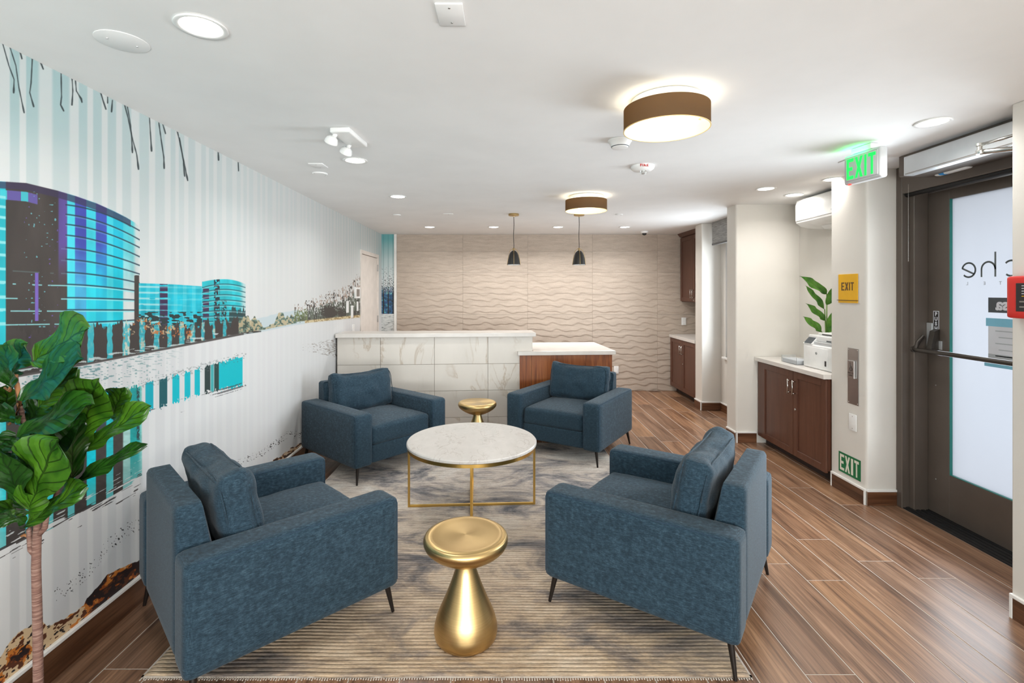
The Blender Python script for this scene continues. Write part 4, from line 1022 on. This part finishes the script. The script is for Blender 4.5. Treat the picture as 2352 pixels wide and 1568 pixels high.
# ------------------------------------------------------------------ glazed entrance door in its bronze frame
d2 = struct(MB().box((2.85, 3.545, 0), (3.06, 3.598, 2.44), .004, 1).box((2.90, 3.50, 0), (3.0, 3.545, 2.44), .003, 1).box((2.85, 2.366, 0), (3.06, 2.44, 2.44), .004, 1).box((2.90, 2.44, 0), (3.0, 2.49, 2.44), .003, 1)
    .box((2.85, 2.44, 2.245), (3.06, 3.545, 2.44), .004, 1).build('door_2', M_bronze))
MB().tube([(2.885, 3.54, 2.24), (2.885, 2.44, 2.24)], .020, 12).build('head_bar', M_black, d2, smooth=True)
th = MB().box((2.86, 2.44, 0), (3.06, 3.55, .008))
for k in range(4): th.box((2.88 + k * .035, 2.44, .008), (2.90 + k * .035, 3.55, .013))
th.build('threshold', M_black, d2)
GY0, GY1, GZ0, GZ1 = 2.70, 3.335, .315, 2.17
df = MB().box((3.0, 2.495, .016), (3.045, GY0, 2.238), .002, 1).box((3.0, GY1, .016), (3.045, 3.54, 2.238), .002, 1).box((3.0, GY0, .016), (3.045, GY1, GZ0), .002, 1).box((3.0, GY0, GZ1), (3.045, GY1, 2.238), .002, 1).build('door_leaf', M_bronze, d2)
MB().box((3.018, GY0, GZ0), (3.026, GY1, GZ1)).build('frosted_pane', M_frost, df)
MB().box((3.001, GY1 - .004, GZ0), (3.019, GY1 - .0005, GZ1)).box((3.001, GY0, GZ0 + .0005), (3.019, GY1, GZ0 + .004)).build('glazing_bead', M_glassedge, df)
for zz in (.25, .9, 1.25): MB().lathe([(.005, 0), (.003, .003), (0, .003)], 8, Matrix.Translation((3.0, 3.44, zz)) @ Matrix.Rotation(-math.pi / 2, 4, 'Y')).build('screw_head', M_steel, df)
# lettering applied to the outside of the glass: it reads mirrored from in here
xg = 3.0175
def glass_text(body, size, m, y, z, bold=0, sp=1.0, sx=1.0, name='lettering', x=xg): return text_obj(body, size, m, name, df, facing((x, y, z), (0, 1, 0), (0, 0, 1)), .0004, bold, sp, sx)
def arc_letters():
    """thin round lower-case letters drawn as flat strokes, reading mirrored from inside"""
    mb_ = MB(); r, w = .046, .0055; z0 = 1.642
    def stroke(pts):
        for (y1, z1), (y2, z2) in zip(pts, pts[1:]):
            dy, dz = y2 - y1, z2 - z1; L = math.hypot(dy, dz); ny, nz = -dz / L * w, dy / L * w; e = .0015
            ey, ez = dy / L * e, dz / L * e
            vs = [(y1 - ey + ny, z1 - ez + nz), (y2 + ey + ny, z2 + ez + nz), (y2 + ey - ny, z2 + ez - nz), (y1 - ey - ny, z1 - ez - nz)]
            mb_.prism(vs, 'x', xg - .0006, xg)
    def arc(cy, cz, a0, a1, n=20): return [(cy + r * math.cos(math.radians(a0 + (a1 - a0) * k / n)), cz + r * math.sin(math.radians(a0 + (a1 - a0) * k / n))) for k in range(n + 1)]
    e_y = 3.215
    ring = [(e_y + r * math.cos(math.radians(a)), z0 + r + r * math.sin(math.radians(a))) for a in range(-45, -346, -12)]
    stroke(ring); stroke([ring[-1], (e_y - r * .80, z0 + r - r * .58)])
    h_y = 3.085
    stroke([(h_y - .044, z0), (h_y - .044, z0 + .150)])
    stroke([(h_y - .044, z0 + .045)] + [(h_y + r * math.cos(math.radians(a)) * .95, z0 + r + r * math.sin(math.radians(a))) for a in range(170, -1, -14)] + [(h_y + r * .95, z0)])
    c_y = 2.945
    stroke([(c_y + r * math.cos(math.radians(a)), z0 + r + r * math.sin(math.radians(a))) for a in range(45, 316, 12)])
    i_y = 2.872; stroke([(i_y, z0), (i_y, z0 + .092)]); stroke([(i_y, z0 + .118), (i_y, z0 + .130)])
    n_y = 2.80
    stroke([(n_y - .044, z0), (n_y - .044, z0 + .092)])
    stroke([(n_y - .044, z0 + .045)] + [(n_y + r * math.cos(math.radians(a)) * .95, z0 + r + r * math.sin(math.radians(a))) for a in range(170, -1, -14)] + [(n_y + r * .95, z0)])
    mb_.build('lettering', M_greytext, df)
arc_letters()
for ch, y in zip('HOTEL', (2.79, 2.91, 3.01, 3.11, 3.225)): glass_text(ch, .030, M_lightgreytext, y, 1.60)
MB().box((xg - .0006, 2.80, 1.42), (xg, 3.085, 1.512)).build('name_plate_film', M_greyfilm, df)
glass_text('kasa', .098, M_paper, 2.957, 1.468, .0035, .95, 1.0, 'lettering', xg - .0011)
MB().box((xg - .0006, 2.80, 1.335), (xg, 3.10, 1.385)).build('notice_header', M_bluepaper, df)
MB().box((xg - .0006, 2.815, 1.11), (xg, 3.085, 1.335)).build('notice_sheet', M_paper, df)
for k in range(5): MB().box((xg - .001, 2.84, 1.305 - k * .038), (xg - .0007, 3.04 - .02 * (k % 2), 1.311 - k * .038)).build('notice_line', M_lightgreytext, df)
MB().box((xg - .001, 2.815, 1.14), (xg - .0007, 3.085, 1.165)).build('notice_line', M_lightgreytext, df)
MB().box((xg - .0006, 2.80, 1.085), (xg, 3.11, 1.11)).build('notice_footer', M_bluepaper, df)
# crash bar
cbar = tag(MB().tube([(2.965, 3.50, 1.235), (2.925, 3.50, 1.19), (2.905, 3.50, 1.142), (2.905, 3.47, 1.140), (2.905, 3.2, 1.140), (2.905, 2.9, 1.138), (2.905, 2.52, 1.138)], .0155, 12).build('panic_bar', M_bronze2, auto=50), 'dark bronze panic push bar across the glass entrance door', 'door bar')
MB().box((2.985, 3.452, 1.12), (2.9995, 3.50, 1.33), .003, 1).build('strike_plate', M_alum, cbar)
MB().prism([(2.998, 1.29), (2.962, 1.275), (2.935, 1.14), (2.998, 1.13)], 'y', 3.405, 3.445).build('lever_housing', M_bronze2, cbar)
MB().box((2.99, 3.385, 1.15), (2.9995, 3.408, 1.21), .001, 1).build('lock_cover', M_alum, cbar)
MB().tube([(2.905, 3.50, 1.142), (2.905, 3.515, 1.142)], .021, 14).build('end_cap', M_bronze2, cbar)
ps = tag(MB().box((2.9985, 3.412, 1.270), (2.9997, 3.458, 1.415)).build('push_sticker', M_paper), 'small black and white vertical PUSH sticker on the bronze entrance door', 'sticker')
MB().box((2.9980, 3.417, 1.275), (2.9985, 3.453, 1.410)).build('sticker_ground', M_blackpanel, ps)
for k, ch in enumerate('PUSH'): text_obj(ch, .034, M_paper, 'lettering', ps, facing((2.9978, 3.435, 1.392 - k * .033), (0, -1, 0), (0, 0, 1)), .0003, .0016)
# bronze header over the recess with the white operator, sensor and arm
hd = struct(MB().box((2.62, 2.366, 2.305), (2.848, 3.285, 2.4395), .003, 1).build('trim_2', M_bronze))
op = thing('door_operator', 'long pale grey automatic door operator box under the ceiling above the entrance', 'door opener')
MB().box((2.555, 2.366, 2.285), (2.619, 3.165, 2.405), .004, 2).build('housing', M_alum, op)
MB().box((2.553, 2.366, 2.292), (2.556, 3.150, 2.296)).build('joint_line', M_greyscreen, op)
M_arm = M_chrome
MB().lathe([(.016, 0), (.018, .006), (.018, .020), (.012, .024), (.012, .040), (.017, .042), (.017, .055), (0, .058)], 18, Matrix.Translation((2.475, 2.575, 2.262))).build('knuckle', M_arm, op, auto=40)
MB().tube([(2.475, 2.575, 2.308), (2.50, 2.375, 2.312)], .0085, 10).build('arm_rod', M_arm, op, smooth=True)
MB().tube([(2.475, 2.575, 2.272), (2.70, 2.38, 2.262)], .0135, 10).build('forearm', M_arm, op, smooth=True)
MB().lathe([(.02, 0), (.02, .045)], 14, Matrix.Translation((2.586, 2.42, 2.24))).tube([(2.586, 2.42, 2.25), (2.50, 2.40, 2.29)], .01, 8).build('spindle', M_arm, op, auto=40)
MB().lathe([(.004, 0), (.004, .002), (0, .002)], 10, Matrix.Translation((2.59, 3.13, 2.283))).build('screw_head', M_steel, op)
ch = MB()
for k in range(46): ch.lathe([(0, -.0022), (.0021, 0), (0, .0022)], 6, Matrix.Translation((2.835, 3.47, 2.29 - k * .0062 * 1.9)), cap=False)
bc = tag(ch.tube([(2.835, 3.47, 2.30), (2.835, 3.47, 1.76)], .0007, 5).build('bead_chain', M_chrome), 'thin beaded pull chain hanging beside the bronze door frame', 'chain'); bc['kind'] = 'stuff'
sn = thing('door_sensor', 'white motion sensor bar with blue tape under the door operator', 'sensor')
MB().soft((2.825, 3.115, 2.322), (.025, .115, .026), .014, n=8).build('housing', M_white, sn, smooth=True)
MB().soft((2.823, 3.175, 2.322), (.025, .026, .0265), .014, n=6).build('tape', M_bluetape, sn, smooth=True)
# pavement outside
struct(MB().box((3.06, 1.0, -.12), (9.0, 7.6, -.02)).build('trim_3', mat('concrete_paving', (188, 186, 182), .85)))

# ------------------------------------------------------------------ signs and plates on the post and walls
XP = 2.636
es = thing('hanging_exit_sign', 'ceiling-hung white EXIT sign with glowing green letters', 'exit sign', (2.215, 3.035, 0), math.radians(9))
MB().box((-.026, -.130, 2.222), (.026, .130, 2.405), .014, 4).build('housing', M_signgrey, es, auto=40)
MB().box((-.030, -.112, 2.240), (-.0255, .112, 2.388), .004, 2).build('face_plate', M_signgrey, es, auto=40)
exit_letters(MB(), .202, .128, facing((-.0302, 0, 2.314), (0, -1, 0), (0, 0, 1)), .0016).build('lettering', M_exitgreen, es)
MB().box((-.03, -.07, 2.405), (.03, .07, 2.4385), .006, 2).build('canopy', M_white, es)
MB().box((-.024, .085, 2.218), (-.012, .10, 2.2225)).build('test_light', M_redled, es)
area_light('exit_sign_uplight', (-.045, .04, 2.395), (math.radians(180), math.radians(20), 0), .02, .16, .18, (.05, 1, .2), parent=es)
ye = thing('yellow_exit_sign', 'yellow EXIT plaque on the white post', 'sign')
MB().box((XP - .006, 3.682, 1.462), (XP - .0005, 3.892, 1.682), .001, 1).build('plate', M_yellow, ye)
exit_letters(MB(), .135, .062, facing((XP - .0062, 3.787, 1.588), (0, -1, 0), (0, 0, 1)), .0012).build('lettering', M_browntext, ye)
MB().box((XP - .010, 3.672, 1.480), (XP - .0062, 3.902, 1.4845)).build('braille_ledge', M_browntext, ye)
ge = thing('green_exit_sign', 'low green and cream EXIT sign just above the post baseboard', 'sign')
MB().box((XP - .002, 3.655, .148), (XP - .0003, 3.893, .302)).build('border', M_green, ge)
MB().box((XP - .0024, 3.659, .154), (XP - .002, 3.889, .296)).build('ground', M_green, ge)
exit_letters(MB(), .205, .122, facing((XP - .0025, 3.774, .226), (0, -1, 0), (0, 0, 1)), .0008, .5).build('lettering', M_cream, ge)
sp = thing('door_push_plate', 'tall brushed steel plate with accessible door button on the white post', 'switch plate')
MB().box((XP - .003, 3.676, .700), (XP - .0003, 3.790, 1.122), .0008, 1).build('plate', M_steel, sp)
MB().box((XP - .016, 3.705, .895), (XP - .003, 3.775, 1.030), .003, 2).build('button', M_steel, sp)
wc = MB()
xb = XP - .0163
def sl(pts, w=.0024):
    pts = [Vector((xb, 3.740 - a, 0) ) + Vector((0, 0, b_)) for a, b_ in pts]; wc.tube(pts, w, 6)
sl([(.004 + .013 * math.cos(math.radians(a)), .965 + .013 * math.sin(math.radians(a))) for a in range(110, 400, 20)]); sl([(-.004, 1.004), (-.002, .985), (.008, .985), (.014, .968), (.020, .966)]); sl([(-.005, 1.010), (-.003, 1.012)], .004)
wc.build('wheelchair_symbol', M_blackpanel, sp)
for zz in (.935, .917): text_obj('PUSH TO' if zz > .92 else 'OPEN', .015, M_blackpanel, 'lettering', sp, facing((xb, 3.740, zz), (0, -1, 0), (0, 0, 1)), .0004)
for yy, zz in ((3.686, .712), (3.780, .712), (3.686, 1.110), (3.780, 1.110), (3.70, .905), (3.78, .905)): MB().lathe([(.005, 0), (.004, .003), (0, .003)], 10, Matrix.Translation((XP - .003, yy, zz)) @ Matrix.Rotation(-math.pi / 2, 4, 'Y')).build('screw_head', M_chrome, sp)
def plate(name, label, cat, M, w=.072, h=.116, group=None, switch=False, screws=True):
    """wall plate; M maps local x right, y up, z out"""
    r = tag(empty(name), label, cat, group); r.matrix_world = M
    MB().box((-w / 2, -h / 2, .0003), (w / 2, h / 2, .006), .002, 2).build('plate', M_white, r, auto=40)
    if switch: MB().box((-.017, -.034, .006), (.017, .034, .009), .002, 1).build('rocker', M_white, r)
    if screws:
        for s in (1, -1): MB().lathe([(.0035, .006), (.003, .0075), (0, .0075)], 8, Matrix.Translation((0, s * h * .36, 0))).build('screw_head', M_steel, r)
    return r
plate('blank_plate', 'white blank wall plate on the post between steel plate and green sign', 'wall plate', facing((XP, 3.735, .565), (0, -1, 0), (0, 0, 1)), .08, .125)
plate('light_switch', 'white light switch on the taupe tile wall above the corner worktop', 'switch', facing((2.815, 7.728, 1.085), (1, 0, 0), (0, 0, 1)), switch=True)
plate('wall_outlet', 'white outlet plate low on the taupe wall right of the desk', 'outlet', facing((1.765, 7.728, .33), (1, 0, 0), (0, 0, 1)), switch=True)
def lw(y, z): return facing((wallx(y) + .0003, y, z), (0, 1, 0), (0, 0, 1))
kp = tag(empty('keypad'), 'white framed intercom panel with grey screen beside the white door', 'control panel'); kp.matrix_world = lw(6.33, 1.532)
MB().box((-.105, -.07, .0003), (.105, .07, .022), .003, 2).build('frame', M_white, kp)
MB().box((-.065, -.046, .022), (.065, .046, .0235)).build('screen', M_greyscreen, kp)
plate('switch_plate', 'upper white switch plate left of the intercom on the printed poplars', 'switch', lw(5.94, 1.365), .09, .14, switch=True)
plate('low_switch_plate', 'lower white switch plate right below the intercom panel', 'switch', lw(6.13, 1.30), .085, .15)
plate('narrow_switch_plate', 'narrow white plate next to the white door frame', 'switch', lw(6.37, 1.36), .07, .12, switch=True)
plate('small_wall_plate', 'white plate just above the high desk top on the mural', 'wall plate', lw(6.18, 1.09), .10, .10)
# fire panel on the near wall
fa = thing('fire_alarm_panel', 'red fire alarm annunciator on the wall at the right edge', 'fire alarm panel')
MB().soft((2.397, 2.20, 1.523), (.027, .14, .098), .012, n=8).build('housing', M_red, fa, smooth=True)
MB().box((2.368, 2.09, 1.458), (2.371, 2.292, 1.588), .001, 1).build('panel', M_blackpanel, fa)
for k in range(4): MB().box((2.3672, 2.16, 1.574 - k * .012), (2.368, 2.265, 1.577 - k * .012)).build('label_line', M_paper, fa)
MB().box((2.3672, 2.16, 1.5265), (2.368, 2.265, 1.5295)).build('label_line', M_yellow, fa)
for zz in (1.5, 1.476): MB().box((2.3672, 2.12, zz), (2.368, 2.275, zz + .006)).build('label_line', M_greyscreen, fa)
# split air conditioner
ac = thing('air_conditioner', 'white wall-mounted split air conditioner high in the alcove', 'air conditioner')
pf = [(3.04, 2.42), (2.83, 2.42), (2.795, 2.405), (2.783, 2.36), (2.783, 2.22), (2.79, 2.195), (2.83, 2.165), (2.90, 2.148), (3.04, 2.140)]
MB().prism([(x, z) for x, z in pf], 'y', 3.87, 4.72).build('body', M_white, ac, auto=35)
MB().box((2.7815, 3.875, 2.214), (2.7845, 4.715, 2.2165)).build('front_joint', M_greyscreen, ac)
MB().prism([(2.90, 2.147), (3.0, 2.141), (3.0, 2.112), (2.93, 2.118)], 'y', 3.87, 4.52).build('louvre', M_white, ac)
MB().box((2.780, 4.18, 2.245), (2.783, 4.21, 2.249)).build('badge', M_lightgreytext, ac)
# roller shade over the side window
rs = thing('roller_shade', 'rolled grey woven window shade at the side window', 'blind')
MB().box((2.70, 5.46, 2.16), (2.712, 6.40, 2.438)).build('fabric', M_rollfab, rs)
MB().box((2.712, 5.46, 2.31), (2.84, 6.40, 2.436)).build('cassette', M_whitepaint, rs)
MB().box((2.694, 5.46, 2.142), (2.718, 6.40, 2.166), .004, 2).build('bottom_bar', mat('shade_hem_bar', (104, 104, 103), .7), rs)

# ------------------------------------------------------------------ ceiling fittings
def cy(y): return F * (H - CAMZ) / (PY - y)
DL = [((462, 60), 'nearest recessed downlight over the left armchair, beside the round blank plate'), ((816, 368), 'recessed downlight right behind the twin-head emergency light'), ((914, 451), 'recessed downlight in line with the white side door, third along the mural wall'),
      ((987, 521), 'leftmost of the four downlights before the taupe wall'), ((1134, 521), 'downlight before the taupe wall, just left of the left pendant'), ((1282, 521), 'downlight before the taupe wall, between the two pendants'), ((1435, 521), 'rightmost of the four downlights before the taupe wall'),
      ((2143, 280), 'recessed downlight beside the entrance header, right of the hanging exit sign'), ((1759, 433), 'recessed downlight in front of the pillar, left of the air conditioner'), ((1823, 447), 'recessed downlight nearest the far end of the air conditioner'), ((1915, 411), 'recessed downlight half hidden by the white post')]
d0 = None
for (x, y), lab in DL:
    Y = cy(y); X = (x - PX) / F * Y
    if d0 is None:
        d0 = empty('downlight')
        MB().lathe([(.062, -.001), (.080, -.001), (.082, -.004), (.079, -.007), (.066, -.005), (.062, -.003), (.062, -.001)], 40, cap=False).build('trim_ring', M_white, d0, smooth=True)
        MB().lathe([(.063, -.0025), (.04, -.0032), (0, -.0034)], 32, cap=False).build('lens', M_led, d0, smooth=True)
        d = d0
    else: d = copy_tree(d0)
    d.location = (X, Y, H); tag(d, lab, 'downlight', 'recessed ceiling downlights')
for o in [o for o in C.objects if o.name.split('.')[0] == 'downlight']:
    area_light('downlight_beam', (0, 0, -.012), (0, 0, 0), .11, .11, DOWNLIGHT_RIGHT_W if o.location.x > 2 else (DOWNLIGHT_FAR_W if o.location.x > -.5 else 5.5) if o.location.y > 4.6 else DOWNLIGHT_W, (1, .98, .95), 'DISK', 150, o)
def ceil_root(name, label, cat, x, y, group=None, rz=0):
    Y = cy(y); return thing(name, label, cat, ((x - PX) / F * Y, Y, H), rz, group)
# drum flush lights
f0 = None
for (X, Y), lab in (((.757, 2.30), 'nearer large brown drum ceiling light with gilded lining'), ((.776, 4.63), 'farther brown drum ceiling light near the pendants')):
    if f0 is None:
        f0 = empty('drum_ceiling_light'); r = .192
        MB().lathe([(.150, -.001), (.158, -.004), (.158, -.030), (.150, -.034), (0, -.034)], 56).build('canopy', M_white, f0, auto=40)
        sh = MB().lathe([(r, -.042), (r, -.140)], 72, cap=False).build('shade', M_shadebrown, f0, smooth=True)
        MB().lathe([(r - .0015, -.042), (r - .0015, -.140)], 72, cap=False).build('lining', M_lining, sh, smooth=True)
        MB().lathe([(r + .0012, -.1395), (r + .0012, -.142), (r - .003, -.142), (r - .003, -.1395), (r + .0012, -.1395)], 72, cap=False).build('rim', M_gilt, sh, smooth=True)
        MB().lathe([(0, -.036), (.146, -.036), (.152, -.044), (.152, -.088), (.146, -.094), (0, -.098)], 56, cap=False).build('diffuser', M_diff, f0, auto=40)
        for k in range(3):
            a = k * 2.094 + .3; MB().box((.150, -.003, -.075), (r - .001, .003, -.071), 0, 1, Matrix.Rotation(a, 4, 'Z')).build('spoke', M_gilt, f0)
        d = f0
    else: d = copy_tree(f0)
    d.location = (X, Y, H); tag(d, lab, 'ceiling light', 'drum ceiling lights')
# pendants
p0 = None
for x, lab in ((1180, 'left black dome pendant over the reception desk'), (1330, 'right black dome pendant over the low end of the reception desk')):
    Y = 5.70
    if p0 is None:
        p0 = empty('pendant_lamp')
        MB().lathe([(.058, 0), (.060, -.003), (.060, -.020), (.056, -.023), (.008, -.024), (.006, -.036), (0, -.036)], 36).build('canopy', M_antique, p0, auto=40)
        MB().tube([(0, 0, -.03), (.003, 0, -.12), (-.003, .002, -.25), (.002, 0, -.36), (0, 0, -.415)], .0035, 8).build('cord', M_shadeblack, p0, smooth=True)
        shp = MB().lathe([(.012, -.422), (.026, -.428), (.042, -.446), (.054, -.475), (.062, -.51), (.068, -.55), (.071, -.585)], 40, cap=False).build('shade', M_shadeblack, p0, smooth=True)
        MB().lathe([(.0695, -.586), (.067, -.55), (.060, -.51), (.05, -.475), (.02, -.44)], 40, cap=False).lathe([(.0715, -.583), (.072, -.587), (.0685, -.588), (.0685, -.584)], 40, cap=False).build('lining', M_white, shp, smooth=True)
        MB().lathe([(.020, -.47), (.024, -.50), (.018, -.525), (0, -.53)], 20).build('bulb', M_white, p0, smooth=True)
        ar = [(.074, 0, -.587), (.071, 0, -.55), (.066, 0, -.51), (.059, 0, -.475), (.050, 0, -.44), (.036, 0, -.415), (.018, 0, -.402), (0, 0, -.398)]
        ring = ar + [(-a, b_, c_) for a, b_, c_ in ar[-2::-1]]
        mbA = MB().tube(ring, .0028, 8)
        mbA.tube([(b_, a, c_) for a, b_, c_ in ring], .0028, 8).lathe([(.009, -.392), (.011, -.40), (.011, -.42), (.006, -.426)], 16)
        mbA.build('yoke', M_antique, p0, smooth=True)
        d = p0
    else: d = copy_tree(p0)
    d.location = ((x - PX) / F * Y, Y, H); tag(d, lab, 'pendant lamp', 'pendant lamps over the desk')
# emergency light with two heads
em = ceil_root('emergency_light', 'white twin-head emergency light on the ceiling near the mural', 'emergency light', 805, 312, rz=math.radians(-4))
MB().box((-.055, -.16, -.030), (.055, .13, -.0005), .008, 3).build('housing', M_white, em, auto=40)
for s in (1, -1):
    hd_ = MB().lathe([(.016, 0), (.030, .012), (.036, .030), (.036, .040), (.030, .042), (.026, .036), (0, .034)], 24, Matrix.Translation((-.050, -.02 + s * .105, -.040)) @ Matrix.Rotation(math.radians(205), 4, 'X') @ Matrix.Rotation(math.radians(-28), 4, 'Y')).build('lamp_head', M_white, em, auto=40)
    MB().tube([(-.035, -.02 + s * .10, -.026), (-.048, -.02 + s * .104, -.045)], .012, 10).build('swivel', M_white, em, smooth=True)
# blank plates, sprinklers, detectors
def cplate(name, lab, x, y, w, h):
    r = ceil_root(name, lab, 'ceiling plate', x, y)
    MB().box((-w / 2, -h / 2, -.007), (w / 2, h / 2, -.0005), .002, 2).build('plate', M_ceil, r, auto=40)
    for s in (1, -1): MB().lathe([(.004, -.007), (.0035, -.0085), (0, -.0085)], 8, Matrix.Translation((0, s * h * .34, 0))).build('screw_head', M_steel, r)
    return r
cplate('ceiling_blank_plate', 'square blank plate on the ceiling at the top edge, left of centre', 1035, 31, .086, .125)
cplate('far_ceiling_plate', 'small square blank plate on the ceiling in front of the round cover', 731, 379, .10, .12)
def cround(name, lab, x, y, r, m, cat='ceiling plate', h=.006):
    o = ceil_root(name, lab, cat, x, y)
    MB().lathe([(r, -.0005), (r, -h * .6), (r * .95, -h), (0, -h)], 40).build('cover', m, o, auto=40)
    for s in (1, -1): MB().lathe([(.004, -h), (.0035, -h - .0015), (0, -h - .0015)], 8, Matrix.Translation((s * .03, s * .03, 0))).build('screw_head', M_steel, o)
    return o
cround('round_blank_plate', 'large round blank plate on the ceiling at upper left near the mural', 281, 95, .082, M_ceil, h=.004)
cround('far_round_plate', 'small round cover on the ceiling next to the small square plate', 735, 398, .055, M_ceil, h=.009)
cround('sprinkler_cover', 'flat round sprinkler cover left of the pendants near the desk', 912, 493, .044, M_ceil, 'sprinkler', .010)
cround('right_sprinkler_cover', 'flat round sprinkler cover right of the second drum light', 1422, 492, .044, M_ceil, 'sprinkler', .008)
cplate('faint_ceiling_plate', 'faint blank plate on the ceiling between sprinkler cover and left pendant', 1030, 491, .11, .07)
cplate('alcove_ceiling_plate', 'thin blank plate on the ceiling just left of the hanging exit sign', 1950, 369, .09, .09)
sd = ceil_root('smoke_detector', 'white smoke detector half hidden behind the nearer drum light', 'smoke detector', 1424, 322)
MB().lathe([(.070, -.0005), (.070, -.008), (.064, -.014), (.050, -.040), (.046, -.046), (.030, -.050), (0, -.051)], 40).build('body', M_white, sd, auto=40)
MB().lathe([(.0515, -.038), (.0495, -.042)], 40, cap=False).build('vent_slot', M_greyfilm, sd)
fs = ceil_root('fire_strobe', 'white ceiling fire strobe marked FIRE between the two drum lights', 'fire alarm', 1476, 381)
MB().lathe([(.082, -.0005), (.083, -.010), (.078, -.022), (.062, -.034), (.040, -.040), (0, -.041)], 44).build('body', M_white, fs, auto=40)
MB().lathe([(.026, -.040), (.026, -.052), (.020, -.062), (0, -.066)], 24, Matrix.Translation((0, -.012, 0))).build('strobe_lens', M_acr, fs, smooth=True)
MB().lathe([(.010, -.040), (.010, -.056), (0, -.058)], 14, Matrix.Translation((0, -.012, 0))).build('flash_tube', M_chrome, fs)
text_obj('FIRE', .026, M_redtext, 'lettering', fs, facing((-.012, -.0835, -.0155), (1, 0, 0), (0, .25, 1)), .0006, .0012, 1.25)
cd = ceil_root('dome_camera', 'small white dome security camera on the ceiling by the back wall', 'security camera', 1480, 531)
MB().lathe([(.055, -.0005), (.055, -.018), (.044, -.028), (.036, -.030)], 28).build('base', M_white, cd, auto=40)
MB().lathe([(.034, -.028), (.030, -.046), (.018, -.058), (0, -.062)], 24).build('dome', M_blackplastic, cd, smooth=True)
